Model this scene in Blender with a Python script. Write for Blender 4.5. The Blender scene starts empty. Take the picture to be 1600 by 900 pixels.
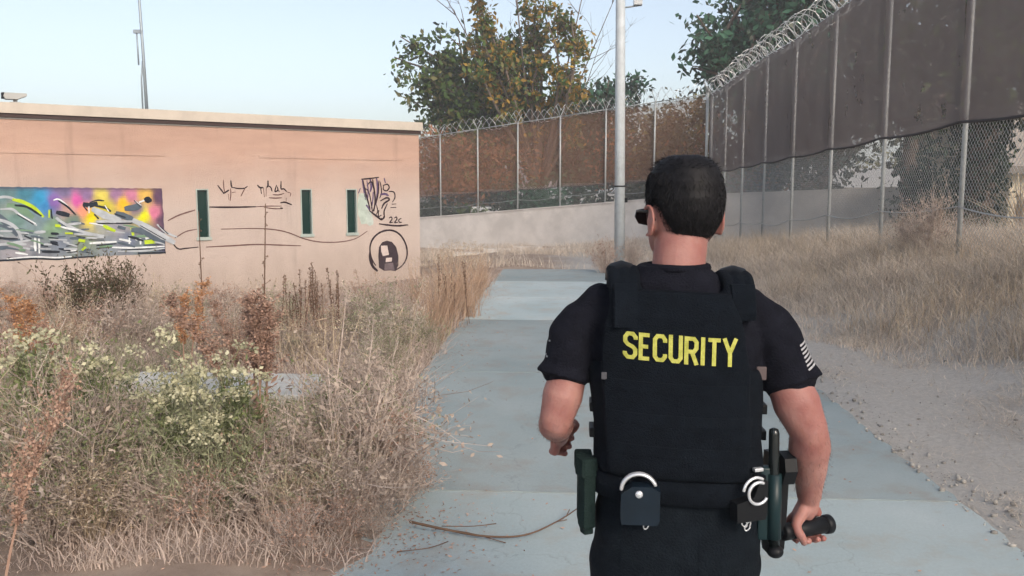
import bpy, bmesh, math, random
import numpy as np
from mathutils import Vector, Matrix, Quaternion, noise as mnoise
from mathutils.bvhtree import BVHTree

SC = bpy.context.scene
COL = SC.collection
R = math.radians
rng = np.random.default_rng(7)
random.seed(7)

# ------------------------------------------------------------------ camera
CAMH = 1.72
YAW, PITCH = math.atan(85 / 1333.3), math.atan(155 / 1333.3)
cam_d = bpy.data.cameras.new('camera')
cam_d.lens = 30.0
cam_d.sensor_width = 36.0
cam_d.clip_start = 0.05
cam_d.clip_end = 3000
cam = bpy.data.objects.new('camera', cam_d)
COL.objects.link(cam)
cam.location = (0, 0, CAMH)
cam.rotation_euler = (math.pi / 2 - PITCH, 0, YAW)
SC.camera = cam

# ------------------------------------------------------------------ sky, sun, exposure
SUN_EL, SUN_ROT = R(30), R(150)
world = bpy.data.worlds.new('World')
SC.world = world
world.use_nodes = True
wn = world.node_tree
bg = wn.nodes['Background']
skyn = wn.nodes.new('ShaderNodeTexSky')
skyn.sky_type = 'NISHITA'
skyn.sun_disc = False
skyn.sun_elevation = SUN_EL
skyn.sun_rotation = SUN_ROT
skyn.air_density = 1.0
skyn.dust_density = 1.6
skyn.ozone_density = 1.0
hsn = wn.nodes.new('ShaderNodeHueSaturation')
hsn.inputs['Saturation'].default_value = 0.66
wn.links.new(skyn.outputs[0], hsn.inputs['Color'])
wn.links.new(hsn.outputs[0], bg.inputs[0])
bg.inputs[1].default_value = 0.105
sun_d = bpy.data.lights.new('sun', 'SUN')
sun_d.energy = 1.65
sun_d.angle = R(22)
sun_d.color = (1.0, 0.85, 0.70)
sun = bpy.data.objects.new('sun', sun_d)
COL.objects.link(sun)
sv = Vector((math.sin(SUN_ROT) * math.cos(SUN_EL), math.cos(SUN_ROT) * math.cos(SUN_EL), math.sin(SUN_EL)))
sun.rotation_euler = sv.to_track_quat('Z', 'Y').to_euler()
sun.location = sv * 60
SC.view_settings.view_transform = 'Standard'
SC.view_settings.look = 'None'
SC.view_settings.exposure = 0.92
SC.view_settings.gamma = 1.0
SC.view_settings.use_curve_mapping = False
SC.render.engine = 'CYCLES'
SC.cycles.use_denoising = True
SC.cycles.max_bounces = 4
SC.cycles.diffuse_bounces = 3
SC.cycles.glossy_bounces = 2
SC.cycles.transparent_max_bounces = 12
SC.cycles.use_adaptive_sampling = True
SC.cycles.adaptive_threshold = 0.05

# ------------------------------------------------------------------ helpers
CAMROT = cam.rotation_euler.to_matrix()

def ray(px, py):
    v = Vector(((px - 800) / 1333.3, -(py - 450) / 1333.3, -1.0))
    return CAMROT @ v

def at(px, py, Y):
    d = ray(px, py)
    return Vector((0, 0, CAMH)) + d * (Y / d.y)

def gp(px, py, z=0.0):
    d = ray(px, py)
    return Vector((0, 0, CAMH)) + d * ((z - CAMH) / d.z)

def lin(r, g, b):
    f = lambda c: c / 12.92 if c <= 0.04045 else ((c + 0.055) / 1.055) ** 2.4
    return (f(r / 255), f(g / 255), f(b / 255))

def sstep(t):
    t = np.clip(t, 0, 1)
    return t * t * (3 - 2 * t)

def tag(o, label=None, cat=None, group=None, kind=None):
    if label: o['label'] = label
    if cat: o['category'] = cat
    if group: o['group'] = group
    if kind: o['kind'] = kind
    return o

def empty(name, loc=(0, 0, 0), rz=0.0):
    o = bpy.data.objects.new(name, None)
    COL.objects.link(o)
    o.location = loc
    o.rotation_euler = (0, 0, rz)
    o.empty_display_size = 0.1
    return o

def copy_tree(o, parent=None):
    c = o.copy()
    COL.objects.link(c)
    c.parent = parent
    for ch in list(o.children):
        copy_tree(ch, c)
    return c

class MB:
    """collects faces; build() links them as one mesh object"""
    def __init__(s):
        s.v = []; s.f = []; s.c = []; s.col = None
    def add(s, vs, fs):
        o = len(s.v)
        s.v.extend([tuple(p) for p in vs])
        s.f.extend([tuple(i + o for i in f) for f in fs])
        if s.col is not None:
            s.c.extend([s.col] * len(fs))
    def box(s, a, b, M=None):
        x0, y0, z0 = a; x1, y1, z1 = b
        vs = [(x0, y0, z0), (x1, y0, z0), (x1, y1, z0), (x0, y1, z0), (x0, y0, z1), (x1, y0, z1), (x1, y1, z1), (x0, y1, z1)]
        if M is not None: vs = [M @ Vector(p) for p in vs]
        s.add(vs, [(0, 3, 2, 1), (4, 5, 6, 7), (0, 1, 5, 4), (1, 2, 6, 5), (2, 3, 7, 6), (3, 0, 4, 7)])
    def cbox(s, a, b, ch=0.004, M=None):
        """box with chamfered edges"""
        bm = bmesh.new()
        bmesh.ops.create_cube(bm, size=1)
        for v in bm.verts:
            v.co = Vector(((a[0] + b[0]) / 2 + v.co.x * (b[0] - a[0]), (a[1] + b[1]) / 2 + v.co.y * (b[1] - a[1]), (a[2] + b[2]) / 2 + v.co.z * (b[2] - a[2])))
        bmesh.ops.bevel(bm, geom=bm.edges[:], offset=ch, segments=2, affect='EDGES', profile=0.6)
        bm.verts.index_update()
        vs = [v.co.copy() for v in bm.verts]
        if M is not None: vs = [M @ p for p in vs]
        s.add(vs, [tuple(v.index for v in f.verts) for f in bm.faces])
        bm.free()
    def tube(s, pts, rad, n=6, cap=True, up=None):
        pts = [Vector(p) for p in pts]
        if not hasattr(rad, '__len__'): rad = [rad] * len(pts)
        vs, fs = [], []
        prev = None
        for i, p in enumerate(pts):
            t = (pts[min(i + 1, len(pts) - 1)] - pts[max(i - 1, 0)])
            t = t.normalized() if t.length > 1e-9 else Vector((0, 0, 1))
            if prev is None:
                a = t.cross(Vector((0, 0, 1)) if abs(t.z) < 0.9 else Vector((1, 0, 0))).normalized()
            else:
                a = prev - t * prev.dot(t)
                a = a.normalized() if a.length > 1e-9 else t.orthogonal().normalized()
            prev = a
            b = t.cross(a)
            for k in range(n):
                an = 2 * math.pi * k / n
                vs.append(p + (a * math.cos(an) + b * math.sin(an)) * rad[i])
        m = len(pts)
        for i in range(m - 1):
            for k in range(n):
                k2 = (k + 1) % n
                fs.append((i * n + k, i * n + k2, (i + 1) * n + k2, (i + 1) * n + k))
        if cap:
            fs.append(tuple(range(n - 1, -1, -1)))
            fs.append(tuple((m - 1) * n + k for k in range(n)))
        s.add(vs, fs)
    def loft(s, rings, cap=True):
        n = len(rings[0]); vs = [p for r in rings for p in r]; fs = []
        for i in range(len(rings) - 1):
            for k in range(n):
                k2 = (k + 1) % n
                fs.append((i * n + k, i * n + k2, (i + 1) * n + k2, (i + 1) * n + k))
        if cap:
            fs.append(tuple(range(n - 1, -1, -1)))
            fs.append(tuple((len(rings) - 1) * n + k for k in range(n)))
        s.add(vs, fs)
    def prism(s, poly, fn, d0, d1):
        """poly: list of (u, v); fn(u, v, d) -> point; extruded between d0 and d1"""
        n = len(poly)
        vs = [fn(u, v, d0) for u, v in poly] + [fn(u, v, d1) for u, v in poly]
        fs = [tuple(range(n)), tuple(range(2 * n - 1, n - 1, -1))]
        fs += [(k, n + k, n + (k + 1) % n, (k + 1) % n) for k in range(n)]
        s.add(vs, fs)
    def mesh(s, name):
        me = bpy.data.meshes.new(name)
        me.from_pydata([tuple(p) for p in s.v], [], s.f)
        if s.col is not None:
            at_ = me.attributes.new('paint', 'FLOAT_COLOR', 'FACE')
            arr = np.ones((len(s.f), 4), np.float32)
            arr[:, :3] = np.array(s.c, np.float32)
            at_.data.foreach_set('color', arr.ravel())
        me.update()
        return me
    def build(s, name, mat, parent=None, smooth=False, loc=None):
        me = s.mesh(name)
        bm = bmesh.new(); bm.from_mesh(me)
        bmesh.ops.recalc_face_normals(bm, faces=bm.faces[:])
        bm.to_mesh(me); bm.free()
        return link(name, me, mat, parent, smooth, loc)

def link(name, me, mat, parent=None, smooth=False, loc=None):
    if mat is not None and not me.materials: me.materials.append(mat)
    if smooth:
        me.polygons.foreach_set('use_smooth', [True] * len(me.polygons))
    o = bpy.data.objects.new(name, me)
    COL.objects.link(o)
    if parent: o.parent = parent
    if loc is not None: o.location = loc
    return o

def quads_mesh(name, V, mat, k=4):
    """V: (n, k, 3) array of separate faces"""
    n = V.shape[0]
    me = bpy.data.meshes.new(name)
    me.vertices.add(n * k); me.loops.add(n * k); me.polygons.add(n)
    me.vertices.foreach_set('co', V.astype(np.float32).ravel())
    me.loops.foreach_set('vertex_index', np.arange(n * k, dtype=np.int32))
    me.polygons.foreach_set('loop_start', np.arange(0, n * k, k, dtype=np.int32))
    me.update(calc_edges=True)
    me.materials.append(mat)
    return me

def arrays_mesh(name, V, F, mat):
    """V (n,3), F (m,4) or (m,3)"""
    k = F.shape[1]
    me = bpy.data.meshes.new(name)
    me.vertices.add(len(V)); me.loops.add(F.size); me.polygons.add(len(F))
    me.vertices.foreach_set('co', V.astype(np.float32).ravel())
    me.loops.foreach_set('vertex_index', F.astype(np.int32).ravel())
    me.polygons.foreach_set('loop_start', np.arange(0, F.size, k, dtype=np.int32))
    me.update(calc_edges=True)
    me.materials.append(mat)
    return me

def chain(pts, k=4):
    """Catmull-Rom through 2D/3D points"""
    P = [np.array(p, float) for p in pts]
    P = [2 * P[0] - P[1]] + P + [2 * P[-1] - P[-2]]
    out = []
    for i in range(1, len(P) - 2):
        for j in range(k):
            t = j / k
            a, b, c, d = P[i - 1], P[i], P[i + 1], P[i + 2]
            out.append(0.5 * ((2 * b) + (c - a) * t + (2 * a - 5 * b + 4 * c - d) * t * t + (3 * b - a - 3 * c + d) * t ** 3))
    out.append(P[-2])
    return out

# ------------------------------------------------------------------ materials
def mat(name, col, rough=0.85, var=0.0, scale=8.0, col2=None, bump=0.0, bscale=40.0, metal=0.0, spec=0.3, transl=0.0, island=0.0, detail=6.0, stretch=None):
    m = bpy.data.materials.new(name); m.use_nodes = True
    nt = m.node_tree; N = nt.nodes; L = nt.links
    b = N['Principled BSDF']
    b.inputs['Roughness'].default_value = rough
    b.inputs['Metallic'].default_value = metal
    b.inputs['Specular IOR Level'].default_value = spec
    tc = N.new('ShaderNodeTexCoord')
    src = tc.outputs['Object']
    if stretch:
        mp = N.new('ShaderNodeMapping'); mp.inputs['Scale'].default_value = stretch
        L.new(src, mp.inputs[0]); src = mp.outputs[0]
    out = None
    rgb = N.new('ShaderNodeRGB'); rgb.outputs[0].default_value = (*col, 1); out = rgb.outputs[0]
    if col2 is not None or var > 0:
        nz = N.new('ShaderNodeTexNoise'); nz.inputs['Scale'].default_value = scale; nz.inputs['Detail'].default_value = detail
        nz.inputs['Roughness'].default_value = 0.65
        L.new(src, nz.inputs['Vector'])
        rp = N.new('ShaderNodeValToRGB')
        c2 = col2 if col2 is not None else tuple(c * (1 - var) for c in col)
        c1 = col if col2 is not None else tuple(min(1, c * (1 + var)) for c in col)
        rp.color_ramp.elements[0].position = 0.35; rp.color_ramp.elements[0].color = (*c2, 1)
        rp.color_ramp.elements[1].position = 0.65; rp.color_ramp.elements[1].color = (*c1, 1)
        L.new(nz.outputs[0], rp.inputs[0]); out = rp.outputs[0]
    if island > 0:
        g = N.new('ShaderNodeNewGeometry')
        mr = N.new('ShaderNodeMapRange'); mr.inputs[3].default_value = 1 - island; mr.inputs[4].default_value = 1 + island
        L.new(g.outputs['Random Per Island'], mr.inputs[0])
        hs = N.new('ShaderNodeHueSaturation')
        L.new(mr.outputs[0], hs.inputs['Value']); L.new(out, hs.inputs['Color']); out = hs.outputs[0]
    L.new(out, b.inputs['Base Color'])
    if bump > 0:
        nb = N.new('ShaderNodeTexNoise'); nb.inputs['Scale'].default_value = bscale; nb.inputs['Detail'].default_value = 8
        L.new(src, nb.inputs['Vector'])
        bp = N.new('ShaderNodeBump'); bp.inputs['Strength'].default_value = bump; bp.inputs['Distance'].default_value = 0.02
        L.new(nb.outputs[0], bp.inputs['Height']); L.new(bp.outputs[0], b.inputs['Normal'])
    if transl > 0:
        tr = N.new('ShaderNodeBsdfTranslucent'); L.new(out, tr.inputs['Color'])
        mx = N.new('ShaderNodeMixShader'); mx.inputs[0].default_value = transl
        L.new(b.outputs[0], mx.inputs[1]); L.new(tr.outputs[0], mx.inputs[2])
        L.new(mx.outputs[0], N['Material Output'].inputs['Surface'])
    return m

def paint_mat(name, rough=0.8):
    m = bpy.data.materials.new(name); m.use_nodes = True
    nt = m.node_tree; N = nt.nodes; L = nt.links
    b = N['Principled BSDF']; b.inputs['Roughness'].default_value = rough; b.inputs['Specular IOR Level'].default_value = 0.2
    a = N.new('ShaderNodeAttribute'); a.attribute_name = 'paint'
    nz = N.new('ShaderNodeTexNoise'); nz.inputs['Scale'].default_value = 9; nz.inputs['Detail'].default_value = 8
    tc = N.new('ShaderNodeTexCoord'); L.new(tc.outputs['Object'], nz.inputs['Vector'])
    mr = N.new('ShaderNodeMapRange'); mr.inputs[1].default_value = 0.3; mr.inputs[2].default_value = 0.7; mr.inputs[3].default_value = 0.8; mr.inputs[4].default_value = 1.1
    L.new(nz.outputs[0], mr.inputs[0])
    hs = N.new('ShaderNodeHueSaturation'); L.new(mr.outputs[0], hs.inputs['Value']); L.new(a.outputs['Color'], hs.inputs['Color'])
    L.new(hs.outputs[0], b.inputs['Base Color'])
    return m

M = {}
M['galv'] = mat('galvanised_steel', (0.42, 0.44, 0.44), 0.5, var=0.12, scale=14, metal=0.3, bump=0.05)
M['pole'] = mat('painted_pole', (0.50, 0.54, 0.56), 0.5, var=0.10, scale=6, bump=0.05)
M['wire'] = mat('wire', (0.42, 0.43, 0.43), 0.5, metal=0.4)
M['razor'] = mat('razor_wire', (0.55, 0.56, 0.56), 0.4, metal=0.5)
M['concrete_wall'] = mat('concrete_wall', (0.60, 0.565, 0.53), 0.9, var=0.12, scale=1.2, bump=0.25, bscale=30)
M['dark'] = mat('dark_trim', (0.05, 0.03, 0.028), 0.6)
M['black'] = mat('black_plastic', (0.008, 0.009, 0.011), 0.5, spec=0.2)
# ------------------------------------------------------------------ terrain
PXL, PXR, PEND = -1.36, 2.18, 18.3

def H(x, y):
    x = np.asarray(x, float); y = np.asarray(y, float)
    left = -0.26 * sstep((-1.6 - x) / 3.0) * sstep((y - 6) / 9.0)
    bank = np.interp(y, [-5, 12, 15, 18, 24, 33, 60], [0.85, 0.88, 0.72, 0.52, 0.1, -0.1, 0.0]) * sstep((x - 3.1) / 2.8)
    rear = -0.75 * sstep((y - 18.5) / 22.0) * (1 - 0.75 * sstep((x + 1) / 7.0))
    lump = 0.03 * np.sin(x * 1.7 + 0.6) * np.sin(y * 1.3) + 0.02 * np.sin(x * 4.1 + y * 2.3)
    far = np.maximum(sstep((np.hypot(x, y) - 60) / 60), sstep((y + 0.6 * x - 38.5) / 6.0))
    onpath = sstep((x - PXL + 0.25) / 0.25) * sstep((PXR + 0.25 - x) / 0.25) * sstep((PEND + 0.4 - y) / 0.4)
    h = (left + bank + rear) * (1 - far) + (-1.2) * far + lump * (1 - onpath) * (1 - far)
    xd = -1.36 + 0.62 * np.exp(-((y - 3.75) / 0.7) ** 2) + 0.10 * np.sin(y * 5.1) * np.exp(-((y - 5) / 4.0) ** 2)
    drift = 0.075 * sstep((xd - x) / 0.3) * onpath
    return h - 0.012 - 0.05 * onpath + drift

def Hs(x, y):
    return float(H(x, y))

def warp(n, lo, hi, mid, fine):
    t = np.linspace(-1, 1, n)
    s = np.sinh(t * fine) / np.sinh(fine)
    return np.where(s < 0, mid + s * (mid - lo), mid + s * (hi - mid))

gx = warp(300, -900, 900, 0.2, 6.4); gy = warp(340, -300, 1500, 7, 6.2)
GX, GY = np.meshgrid(gx, gy)
GZ = H(GX, GY)
GV = np.stack([GX, GY, GZ], -1).reshape(-1, 3)
nx_, ny_ = len(gx), len(gy)
ii = (np.arange(ny_ - 1)[:, None] * nx_ + np.arange(nx_ - 1)[None, :]).ravel()
GF = np.stack([ii, ii + 1, ii + nx_ + 1, ii + nx_], 1)

def ground_material():
    m = bpy.data.materials.new('ground_soil'); m.use_nodes = True
    nt = m.node_tree; N = nt.nodes; L = nt.links
    b = N['Principled BSDF']; b.inputs['Roughness'].default_value = 0.95; b.inputs['Specular IOR Level'].default_value = 0.15
    tc = N.new('ShaderNodeTexCoord'); P = tc.outputs['Object']
    def nz(scale, det=8, rough=0.65):
        n = N.new('ShaderNodeTexNoise'); n.inputs['Scale'].default_value = scale; n.inputs['Detail'].default_value = det; n.inputs['Roughness'].default_value = rough
        L.new(P, n.inputs['Vector']); return n.outputs[0]
    def ramp(f, a, c1, c, c2):
        r = N.new('ShaderNodeValToRGB'); r.color_ramp.elements[0].position = a; r.color_ramp.elements[0].color = (*c1, 1)
        r.color_ramp.elements[1].position = c; r.color_ramp.elements[1].color = (*c2, 1); L.new(f, r.inputs[0]); return r.outputs[0]
    def mix(f, a, c):
        x = N.new('ShaderNodeMix'); x.data_type = 'RGBA'
        if isinstance(f, float): x.inputs[0].default_value = f
        else: L.new(f, x.inputs[0])
        L.new(a, x.inputs[6]); L.new(c, x.inputs[7]); return x.outputs[2]
    soil = ramp(nz(2.2), 0.3, (0.27, 0.205, 0.165), 0.7, (0.43, 0.345, 0.28))
    gravel = ramp(nz(26, 10, 0.75), 0.3, (0.40, 0.375, 0.34), 0.72, (0.60, 0.565, 0.515))
    straw = ramp(nz(9), 0.3, (0.30, 0.25, 0.19), 0.7, (0.48, 0.41, 0.32))
    sep = N.new('ShaderNodeSeparateXYZ'); L.new(P, sep.inputs[0])
    wob = nz(0.9, 5)
    ad = N.new('ShaderNodeMath'); ad.operation = 'MULTIPLY_ADD'; ad.inputs[1].default_value = 1.6; L.new(wob, ad.inputs[0]); L.new(sep.outputs[0], ad.inputs[2])
    def band(lo, hi):
        r = N.new('ShaderNodeMapRange'); r.inputs[1].default_value = lo; r.inputs[2].default_value = hi; L.new(ad.outputs[0], r.inputs[0]); return r.outputs[0]
    c = mix(band(0.2, 1.2), soil, gravel)
    c = mix(band(4.6, 6.0), c, straw)
    L.new(c, b.inputs['Base Color'])
    bp = N.new('ShaderNodeBump'); bp.inputs['Strength'].default_value = 0.6; bp.inputs['Distance'].default_value = 0.03
    L.new(nz(35, 10, 0.8), bp.inputs['Height']); L.new(bp.outputs[0], b.inputs['Normal'])
    return m

ground = link('ground', arrays_mesh('ground', GV, GF, ground_material()), None, smooth=True)
tag(ground, kind='structure')

# concrete path: a bed with separate slabs
def slab_material():
    m = bpy.data.materials.new('path_concrete'); m.use_nodes = True
    nt = m.node_tree; N = nt.nodes; L = nt.links
    b = N['Principled BSDF']; b.inputs['Roughness'].default_value = 0.75; b.inputs['Specular IOR Level'].default_value = 0.35
    g = N.new('ShaderNodeNewGeometry')
    oi = N.new('ShaderNodeObjectInfo')
    def nz(scale, det, r=0.6):
        n = N.new('ShaderNodeTexNoise'); n.inputs['Scale'].default_value = scale; n.inputs['Detail'].default_value = det; n.inputs['Roughness'].default_value = r
        L.new(g.outputs['Position'], n.inputs['Vector']); return n.outputs[0]
    r1 = N.new('ShaderNodeValToRGB')
    r1.color_ramp.elements[0].position = 0.3; r1.color_ramp.elements[0].color = (0.265, 0.325, 0.33, 1)
    r1.color_ramp.elements[1].position = 0.72; r1.color_ramp.elements[1].color = (0.37, 0.42, 0.42, 1)
    L.new(nz(0.7, 6), r1.inputs[0])
    # fine speckle and dusty stains
    r2 = N.new('ShaderNodeMapRange'); r2.inputs[1].default_value = 0.3; r2.inputs[2].default_value = 0.7; r2.inputs[3].default_value = 0.86; r2.inputs[4].default_value = 1.1
    L.new(nz(60, 8, 0.8), r2.inputs[0])
    hs = N.new('ShaderNodeHueSaturation'); L.new(r2.outputs[0], hs.inputs['Value']); L.new(r1.outputs[0], hs.inputs['Color'])
    r3 = N.new('ShaderNodeMapRange'); r3.inputs[1].default_value = 0.50; r3.inputs[2].default_value = 0.72; r3.inputs[3].default_value = 0; r3.inputs[4].default_value = 0.7
    L.new(nz(2.6, 10, 0.7), r3.inputs[0])
    mx = N.new('ShaderNodeMix'); mx.data_type = 'RGBA'; mx.inputs[7].default_value = (0.30, 0.265, 0.22, 1)
    L.new(r3.outputs[0], mx.inputs[0]); L.new(hs.outputs[0], mx.inputs[6])
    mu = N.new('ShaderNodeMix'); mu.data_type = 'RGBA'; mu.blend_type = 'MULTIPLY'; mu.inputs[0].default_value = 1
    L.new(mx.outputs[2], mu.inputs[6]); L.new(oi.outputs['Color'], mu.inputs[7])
    # hairline cracks
    vo = N.new('ShaderNodeTexVoronoi'); vo.feature = 'DISTANCE_TO_EDGE'; vo.inputs['Scale'].default_value = 0.42
    wv = N.new('ShaderNodeTexNoise'); wv.inputs['Scale'].default_value = 2.5; wv.inputs['Detail'].default_value = 8
    L.new(g.outputs['Position'], wv.inputs['Vector'])
    va = N.new('ShaderNodeVectorMath'); va.operation = 'MULTIPLY_ADD'; va.inputs[1].default_value = (0.8, 0.8, 0.8)
    L.new(wv.outputs['Color'], va.inputs[0]); L.new(g.outputs['Position'], va.inputs[2]); L.new(va.outputs[0], vo.inputs['Vector'])
    cr = N.new('ShaderNodeMapRange'); cr.inputs[1].default_value = 0.0; cr.inputs[2].default_value = 0.003; cr.inputs[3].default_value = 0.25; cr.inputs[4].default_value = 0.0
    L.new(vo.outputs['Distance'], cr.inputs[0])
    mc = N.new('ShaderNodeMix'); mc.data_type = 'RGBA'; mc.inputs[7].default_value = (0.12, 0.11, 0.10, 1)
    L.new(cr.outputs[0], mc.inputs[0]); L.new(mu.outputs[2], mc.inputs[6])
    L.new(mc.outputs[2], b.inputs['Base Color'])
    bp = N.new('ShaderNodeBump'); bp.inputs['Strength'].default_value = 0.25; bp.inputs['Distance'].default_value = 0.01
    L.new(nz(90, 8, 0.8), bp.inputs['Height']); L.new(bp.outputs[0], b.inputs['Normal'])
    return m

M['slab'] = slab_material()
mb = MB(); mb.box((PXL + 0.02, -8.0, -0.3), (PXR - 0.02, PEND - 0.02, -0.02))
path = tag(mb.build('path', mat('path_bed', (0.16, 0.14, 0.12), 0.95, var=0.2)), kind='structure')
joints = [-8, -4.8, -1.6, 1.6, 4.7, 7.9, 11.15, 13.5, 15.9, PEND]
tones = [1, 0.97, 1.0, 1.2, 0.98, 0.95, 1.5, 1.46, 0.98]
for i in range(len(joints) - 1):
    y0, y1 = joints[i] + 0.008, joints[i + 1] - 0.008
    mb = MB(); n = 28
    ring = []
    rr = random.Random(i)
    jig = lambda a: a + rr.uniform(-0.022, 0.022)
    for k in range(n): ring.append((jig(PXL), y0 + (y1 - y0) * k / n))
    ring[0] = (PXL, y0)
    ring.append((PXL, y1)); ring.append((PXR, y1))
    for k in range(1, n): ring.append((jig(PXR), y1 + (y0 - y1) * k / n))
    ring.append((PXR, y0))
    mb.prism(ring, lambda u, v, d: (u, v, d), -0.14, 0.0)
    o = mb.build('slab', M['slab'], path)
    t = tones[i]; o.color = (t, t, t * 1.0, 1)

# pale concrete strip among the weeds
mb = MB()
mb.cbox((-3.85, 6.6, -0.2), (-2.05, 7.4, 0.07), 0.012)
sl = mb.build('concrete_slab', mat('pale_concrete', (0.52, 0.52, 0.49), 0.9, var=0.15, scale=5, bump=0.2))
tag(sl, 'pale low concrete slab lying half hidden among the dry weeds', 'slab')

# ------------------------------------------------------------------ building
BC = Vector((at(657, 437, 18).x, 18.0, 0))
BL = Vector((at(0, 295, 13.3).x, 13.3, 0))
bd = (BL - BC).normalized()            # along the facade, leftwards
bn = Vector((-bd.y, bd.x, 0)); bn = bn if bn.y < 0 else -bn
BZ0, BTOP = -0.6, 1.72 + 102 * 18 / 1333.3
BLEN, BDEP = 17.0, 9.0

def bp_(u, z, out=0.0):
    p = BC + bd * u + bn * out
    return Vector((p.x, p.y, z))

def fp(px, py):
    d = ray(px, py); o = Vector((0, 0, CAMH))
    t = (BC - o).dot(bn) / d.dot(bn)
    p = o + d * t
    return ((p - BC).dot(bd), p.z)

def wall_material():
    m = bpy.data.materials.new('painted_block'); m.use_nodes = True
    nt = m.node_tree; N = nt.nodes; L = nt.links
    b = N['Principled BSDF']; b.inputs['Roughness'].default_value = 0.9; b.inputs['Specular IOR Level'].default_value = 0.15
    tc = N.new('ShaderNodeTexCoord'); P = tc.outputs['Object']
    sep = N.new('ShaderNodeSeparateXYZ'); L.new(P, sep.inputs[0])
    def nz(scale, det=6, st=(1, 1, 1)):
        mp = N.new('ShaderNodeMapping'); mp.inputs['Scale'].default_value = st; L.new(P, mp.inputs[0])
        n = N.new('ShaderNodeTexNoise'); n.inputs['Scale'].default_value = scale; n.inputs['Detail'].default_value = det; n.inputs['Roughness'].default_value = 0.62
        L.new(mp.outputs[0], n.inputs['Vector']); return n.outputs[0]
    def ramp(f, a, c1, c, c2):
        r = N.new('ShaderNodeValToRGB'); r.color_ramp.elements[0].position = a; r.color_ramp.elements[0].color = (*c1, 1)
        r.color_ramp.elements[1].position = c; r.color_ramp.elements[1].color = (*c2, 1); L.new(f, r.inputs[0]); return r.outputs[0]
    salmon = ramp(nz(1.1, 6, (0.5, 0.5, 2.2)), 0.34, (0.43, 0.285, 0.225), 0.68, (0.52, 0.35, 0.275))
    buff = ramp(nz(1.3, 6, (0.8, 0.8, 0.5)), 0.33, (0.45, 0.375, 0.335), 0.68, (0.54, 0.45, 0.40))
    f = N.new('ShaderNodeMapRange'); f.inputs[1].default_value = 1.75; f.inputs[2].default_value = 2.75
    wob = N.new('ShaderNodeMath'); wob.operation = 'MULTIPLY_ADD'; wob.inputs[1].default_value = 0.7
    L.new(nz(1.0, 4), wob.inputs[0]); L.new(sep.outputs[2], wob.inputs[2]); L.new(wob.outputs[0], f.inputs[0])
    mx = N.new('ShaderNodeMix'); mx.data_type = 'RGBA'; L.new(f.outputs[0], mx.inputs[0]); L.new(buff, mx.inputs[6]); L.new(salmon, mx.inputs[7])
    # dirt splashed up from the soil and rain streaks
    g = N.new('ShaderNodeMapRange'); g.inputs[1].default_value = 0.55; g.inputs[2].default_value = -0.3; g.inputs[3].default_value = 0; g.inputs[4].default_value = 0.5
    wb = N.new('ShaderNodeMath'); wb.operation = 'MULTIPLY_ADD'; wb.inputs[1].default_value = 0.9; L.new(nz(2.5, 8, (1, 1, 0.4)), wb.inputs[0]); L.new(sep.outputs[2], wb.inputs[2])
    wb2 = N.new('ShaderNodeMath'); wb2.operation = 'SUBTRACT'; wb2.inputs[1].default_value = 0.45; L.new(wb.outputs[0], wb2.inputs[0]); L.new(wb2.outputs[0], g.inputs[0])
    m2 = N.new('ShaderNodeMix'); m2.data_type = 'RGBA'; m2.inputs[7].default_value = (0.27, 0.215, 0.17, 1)
    L.new(g.outputs[0], m2.inputs[0]); L.new(mx.outputs[2], m2.inputs[6])
    st = N.new('ShaderNodeMapRange'); st.inputs[1].default_value = 0.55; st.inputs[2].default_value = 0.8; st.inputs[3].default_value = 1; st.inputs[4].default_value = 0.7
    L.new(nz(3.5, 5, (1, 1, 0.08)), st.inputs[0])
    hs = N.new('ShaderNodeHueSaturation'); L.new(st.outputs[0], hs.inputs['Value']); L.new(m2.outputs[2], hs.inputs['Color'])
    L.new(hs.outputs[0], b.inputs['Base Color'])
    bp = N.new('ShaderNodeBump'); bp.inputs['Strength'].default_value = 0.6; bp.inputs['Distance'].default_value = 0.02
    L.new(nz(45, 9), bp.inputs['Height']); L.new(bp.outputs[0], b.inputs['Normal'])
    return m

M['wall'] = wall_material()
bld = empty('flat_roofed_building', BC)
tag(bld, 'low salmon painted block building with flat roof and graffiti covered front', 'building')
WINPX = [(307, 327, 295, 374), (470, 488, 295, 367), (541, 558, 295, 364)]
WIN = []
for (x0, x1, y0, y1) in WINPX:
    ul, _ = fp(x0, 330); ur, _ = fp(x1, 330)
    zt = fp((x0 + x1) / 2, y0)[1]; zb = fp((x0 + x1) / 2, y1)[1]
    WIN.append((ur, ul, zb, zt))
WIN.sort()
LOCB = lambda u, z, o=0.0: bp_(u, z, o) - BC
ZT = sum(w[3] for w in WIN) / 3; ZB = sum(w[2] for w in WIN) / 3
WT = 0.3
def wbox(mb, u0, u1, z0, z1, o0=0.0, o1=-WT):
    mb.prism([(u0, z0), (u1, z0), (u1, z1), (u0, z1)], lambda u, v, d: LOCB(u, v, d), o0, o1)
# wall face as one sheet with real openings, courses recessed between block rows
mb = MB()
zc = []
z = BZ0
rows = [BZ0, 0.0, ZB, ZT, 2.12, BTOP - 0.20]
edges = [0.0] + [e for w in WIN for e in (w[0], w[1])] + [BLEN]
wbox(mb, 0, BLEN, BZ0, ZB)
wbox(mb, 0, BLEN, ZT, 2.205)
for k in range(0, len(edges), 2):
    wbox(mb, edges[k], edges[k + 1], ZB, ZT)
wbox(mb, 0, BLEN, 2.205, BTOP - 0.2, 0.0, -WT)
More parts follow.
